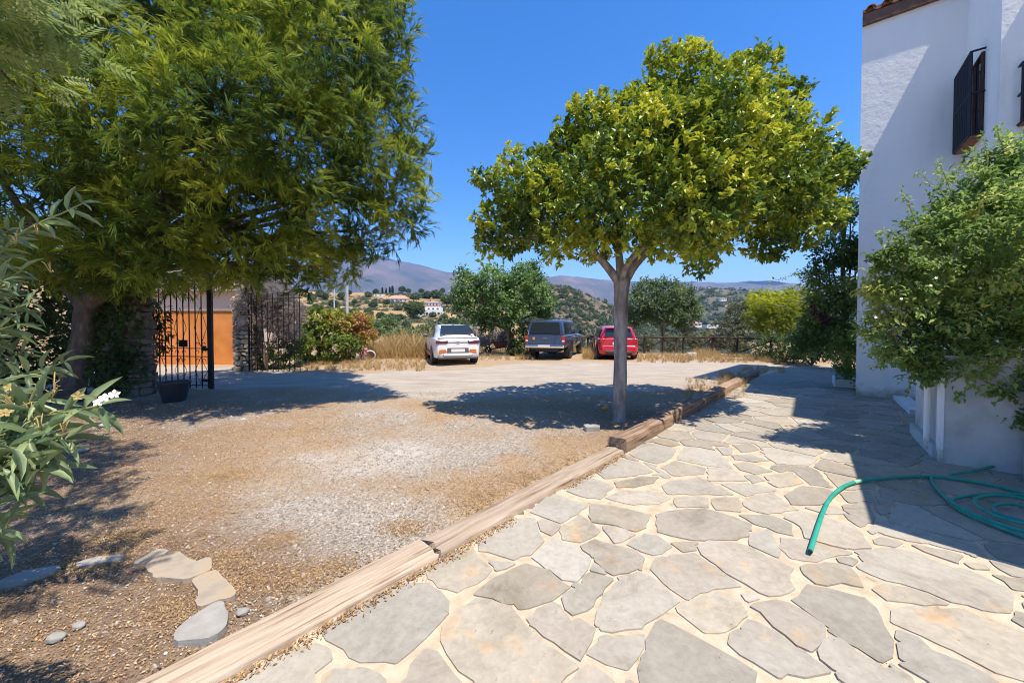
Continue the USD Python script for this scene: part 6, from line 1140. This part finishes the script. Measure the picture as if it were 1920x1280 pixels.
xy = yard_points(95000, 7.5, 1.5, np.maximum(straw, dirt * .6), .12); strew('leaf_litter', 'dry tan leaves strewn over the gravel yard', xy, yard_z(xy[:, 0], xy[:, 1]) + .006, rG.uniform(.006, .02, len(xy)) * (.7 + xy[:, 1] * .12), litter_p, M['litter'], 231)
def pebble(seed): s = trimesh.creation.icosphere(0); r = np.random.default_rng(seed); return s.vertices * r.uniform(.5, 1, 3) * [1, 1, .7] + r.normal(0, .08, s.vertices.shape), s.faces, np.full(len(s.vertices), r.uniform(.1, 1))
xy = yard_points(60000, 9.0, 1.35, 1 - straw * .85, .10); strew('pebbles', 'grey and white gravel pebbles of the yard', xy, yard_z(xy[:, 0], xy[:, 1]) + .002, np.minimum(rG.lognormal(-5.1, .42, len(xy)), .03) * (.8 + xy[:, 1] * .1), [pebble(k) for k in range(8)], M['pebble'], 241)
hp_ = [(430, 1050, .22), (480, 1090, .2), (565, 1085, .2), (640, 1065, .18), (900, 935, .3), (1000, 900, .3), (1090, 870, .3), (300, 960, .35), (420, 900, .35), (640, 800, .6), (240, 1010, .2), (760, 990, .16), (330, 1150, .16), (180, 1060, .2), (520, 1010, .15)]
xy = np.vstack([G(a, b)[:2] + rG.normal(0, r * .55, (int(1500 * min(1, r / .25)), 2)) * [1.3, .8] for a, b, r in hp_]); xy = xy[(xy - [-.58, 2.69]) @ perp < -.15]
strew('straw_litter', 'golden straw and dry leaf heaps gathered in patches on the gravel', xy, yard_z(xy[:, 0], xy[:, 1]) + .004 + rG.random(len(xy)) * .012, rG.uniform(.010, .026, len(xy)) * (.75 + xy[:, 1] * .1), [(v * [1, .55, 1], f, t) for v, f, t in litter_p[1:6]], M['litter'], 271)
# litter swept against the sleepers' edge on the flagstones
t_ = rG.uniform(-2.2, 2.8, 2600); xy = np.array([-.58, 2.69]) + t_[:, None] * axis + (.145 + np.abs(rG.normal(0, .035, 2600)))[:, None] * perp; k = meshkit.noise(np.c_[t_ * 1.7, t_ * 0, t_ * 0], 5) > .42
xy = xy[k]; strew('edge_litter', 'brown leaf litter caught along the edge of the sleepers', xy, np.full(len(xy), .012), rG.uniform(.012, .03, len(xy)), litter_p[:5], M['litter'], 251)
y_ = 1.4 + 5 * rG.random(900) ** 1.4; xy = np.c_[rG.uniform(-.3, 1.33, 900) * y_, y_]; xy = xy[(xy - [-.58, 2.69]) @ perp > .2]; strew('stray_leaves', 'single dry leaves and crumbs lying on the flagstones', xy, np.full(len(xy), .022), rG.uniform(.003, .012, len(xy)), litter_p[:4], M['litter'], 261)

# ---------------------------------------------------------------- the air: faint haze out to the mountains
air = mat('air', {'v': ('principled_volume', {'color': (.40, .60, 1.0), 'density': HAZE, 'anisotropy': 0.2})}, volume='v.volume')
hz = UsdGeom.Mesh.Define(stage, '/World/haze'); v_ = np.array([[x, y, z] for z in (-140., 1150.) for y in (-17500., 17500.) for x in (-17500., 17500.)])
hz.CreatePointsAttr(Vt.Vec3fArray.FromNumpy(v_.astype(np.float32))); hz.CreateFaceVertexCountsAttr([4] * 6); hz.CreateFaceVertexIndicesAttr([0, 2, 3, 1, 4, 5, 7, 6, 0, 1, 5, 4, 2, 6, 7, 3, 0, 4, 6, 2, 1, 3, 7, 5]); hz.CreateSubdivisionSchemeAttr('none')
UsdShade.MaterialBindingAPI.Apply(hz.GetPrim()).Bind(air); tag(hz.GetPrim(), None, None, None, 'stuff')
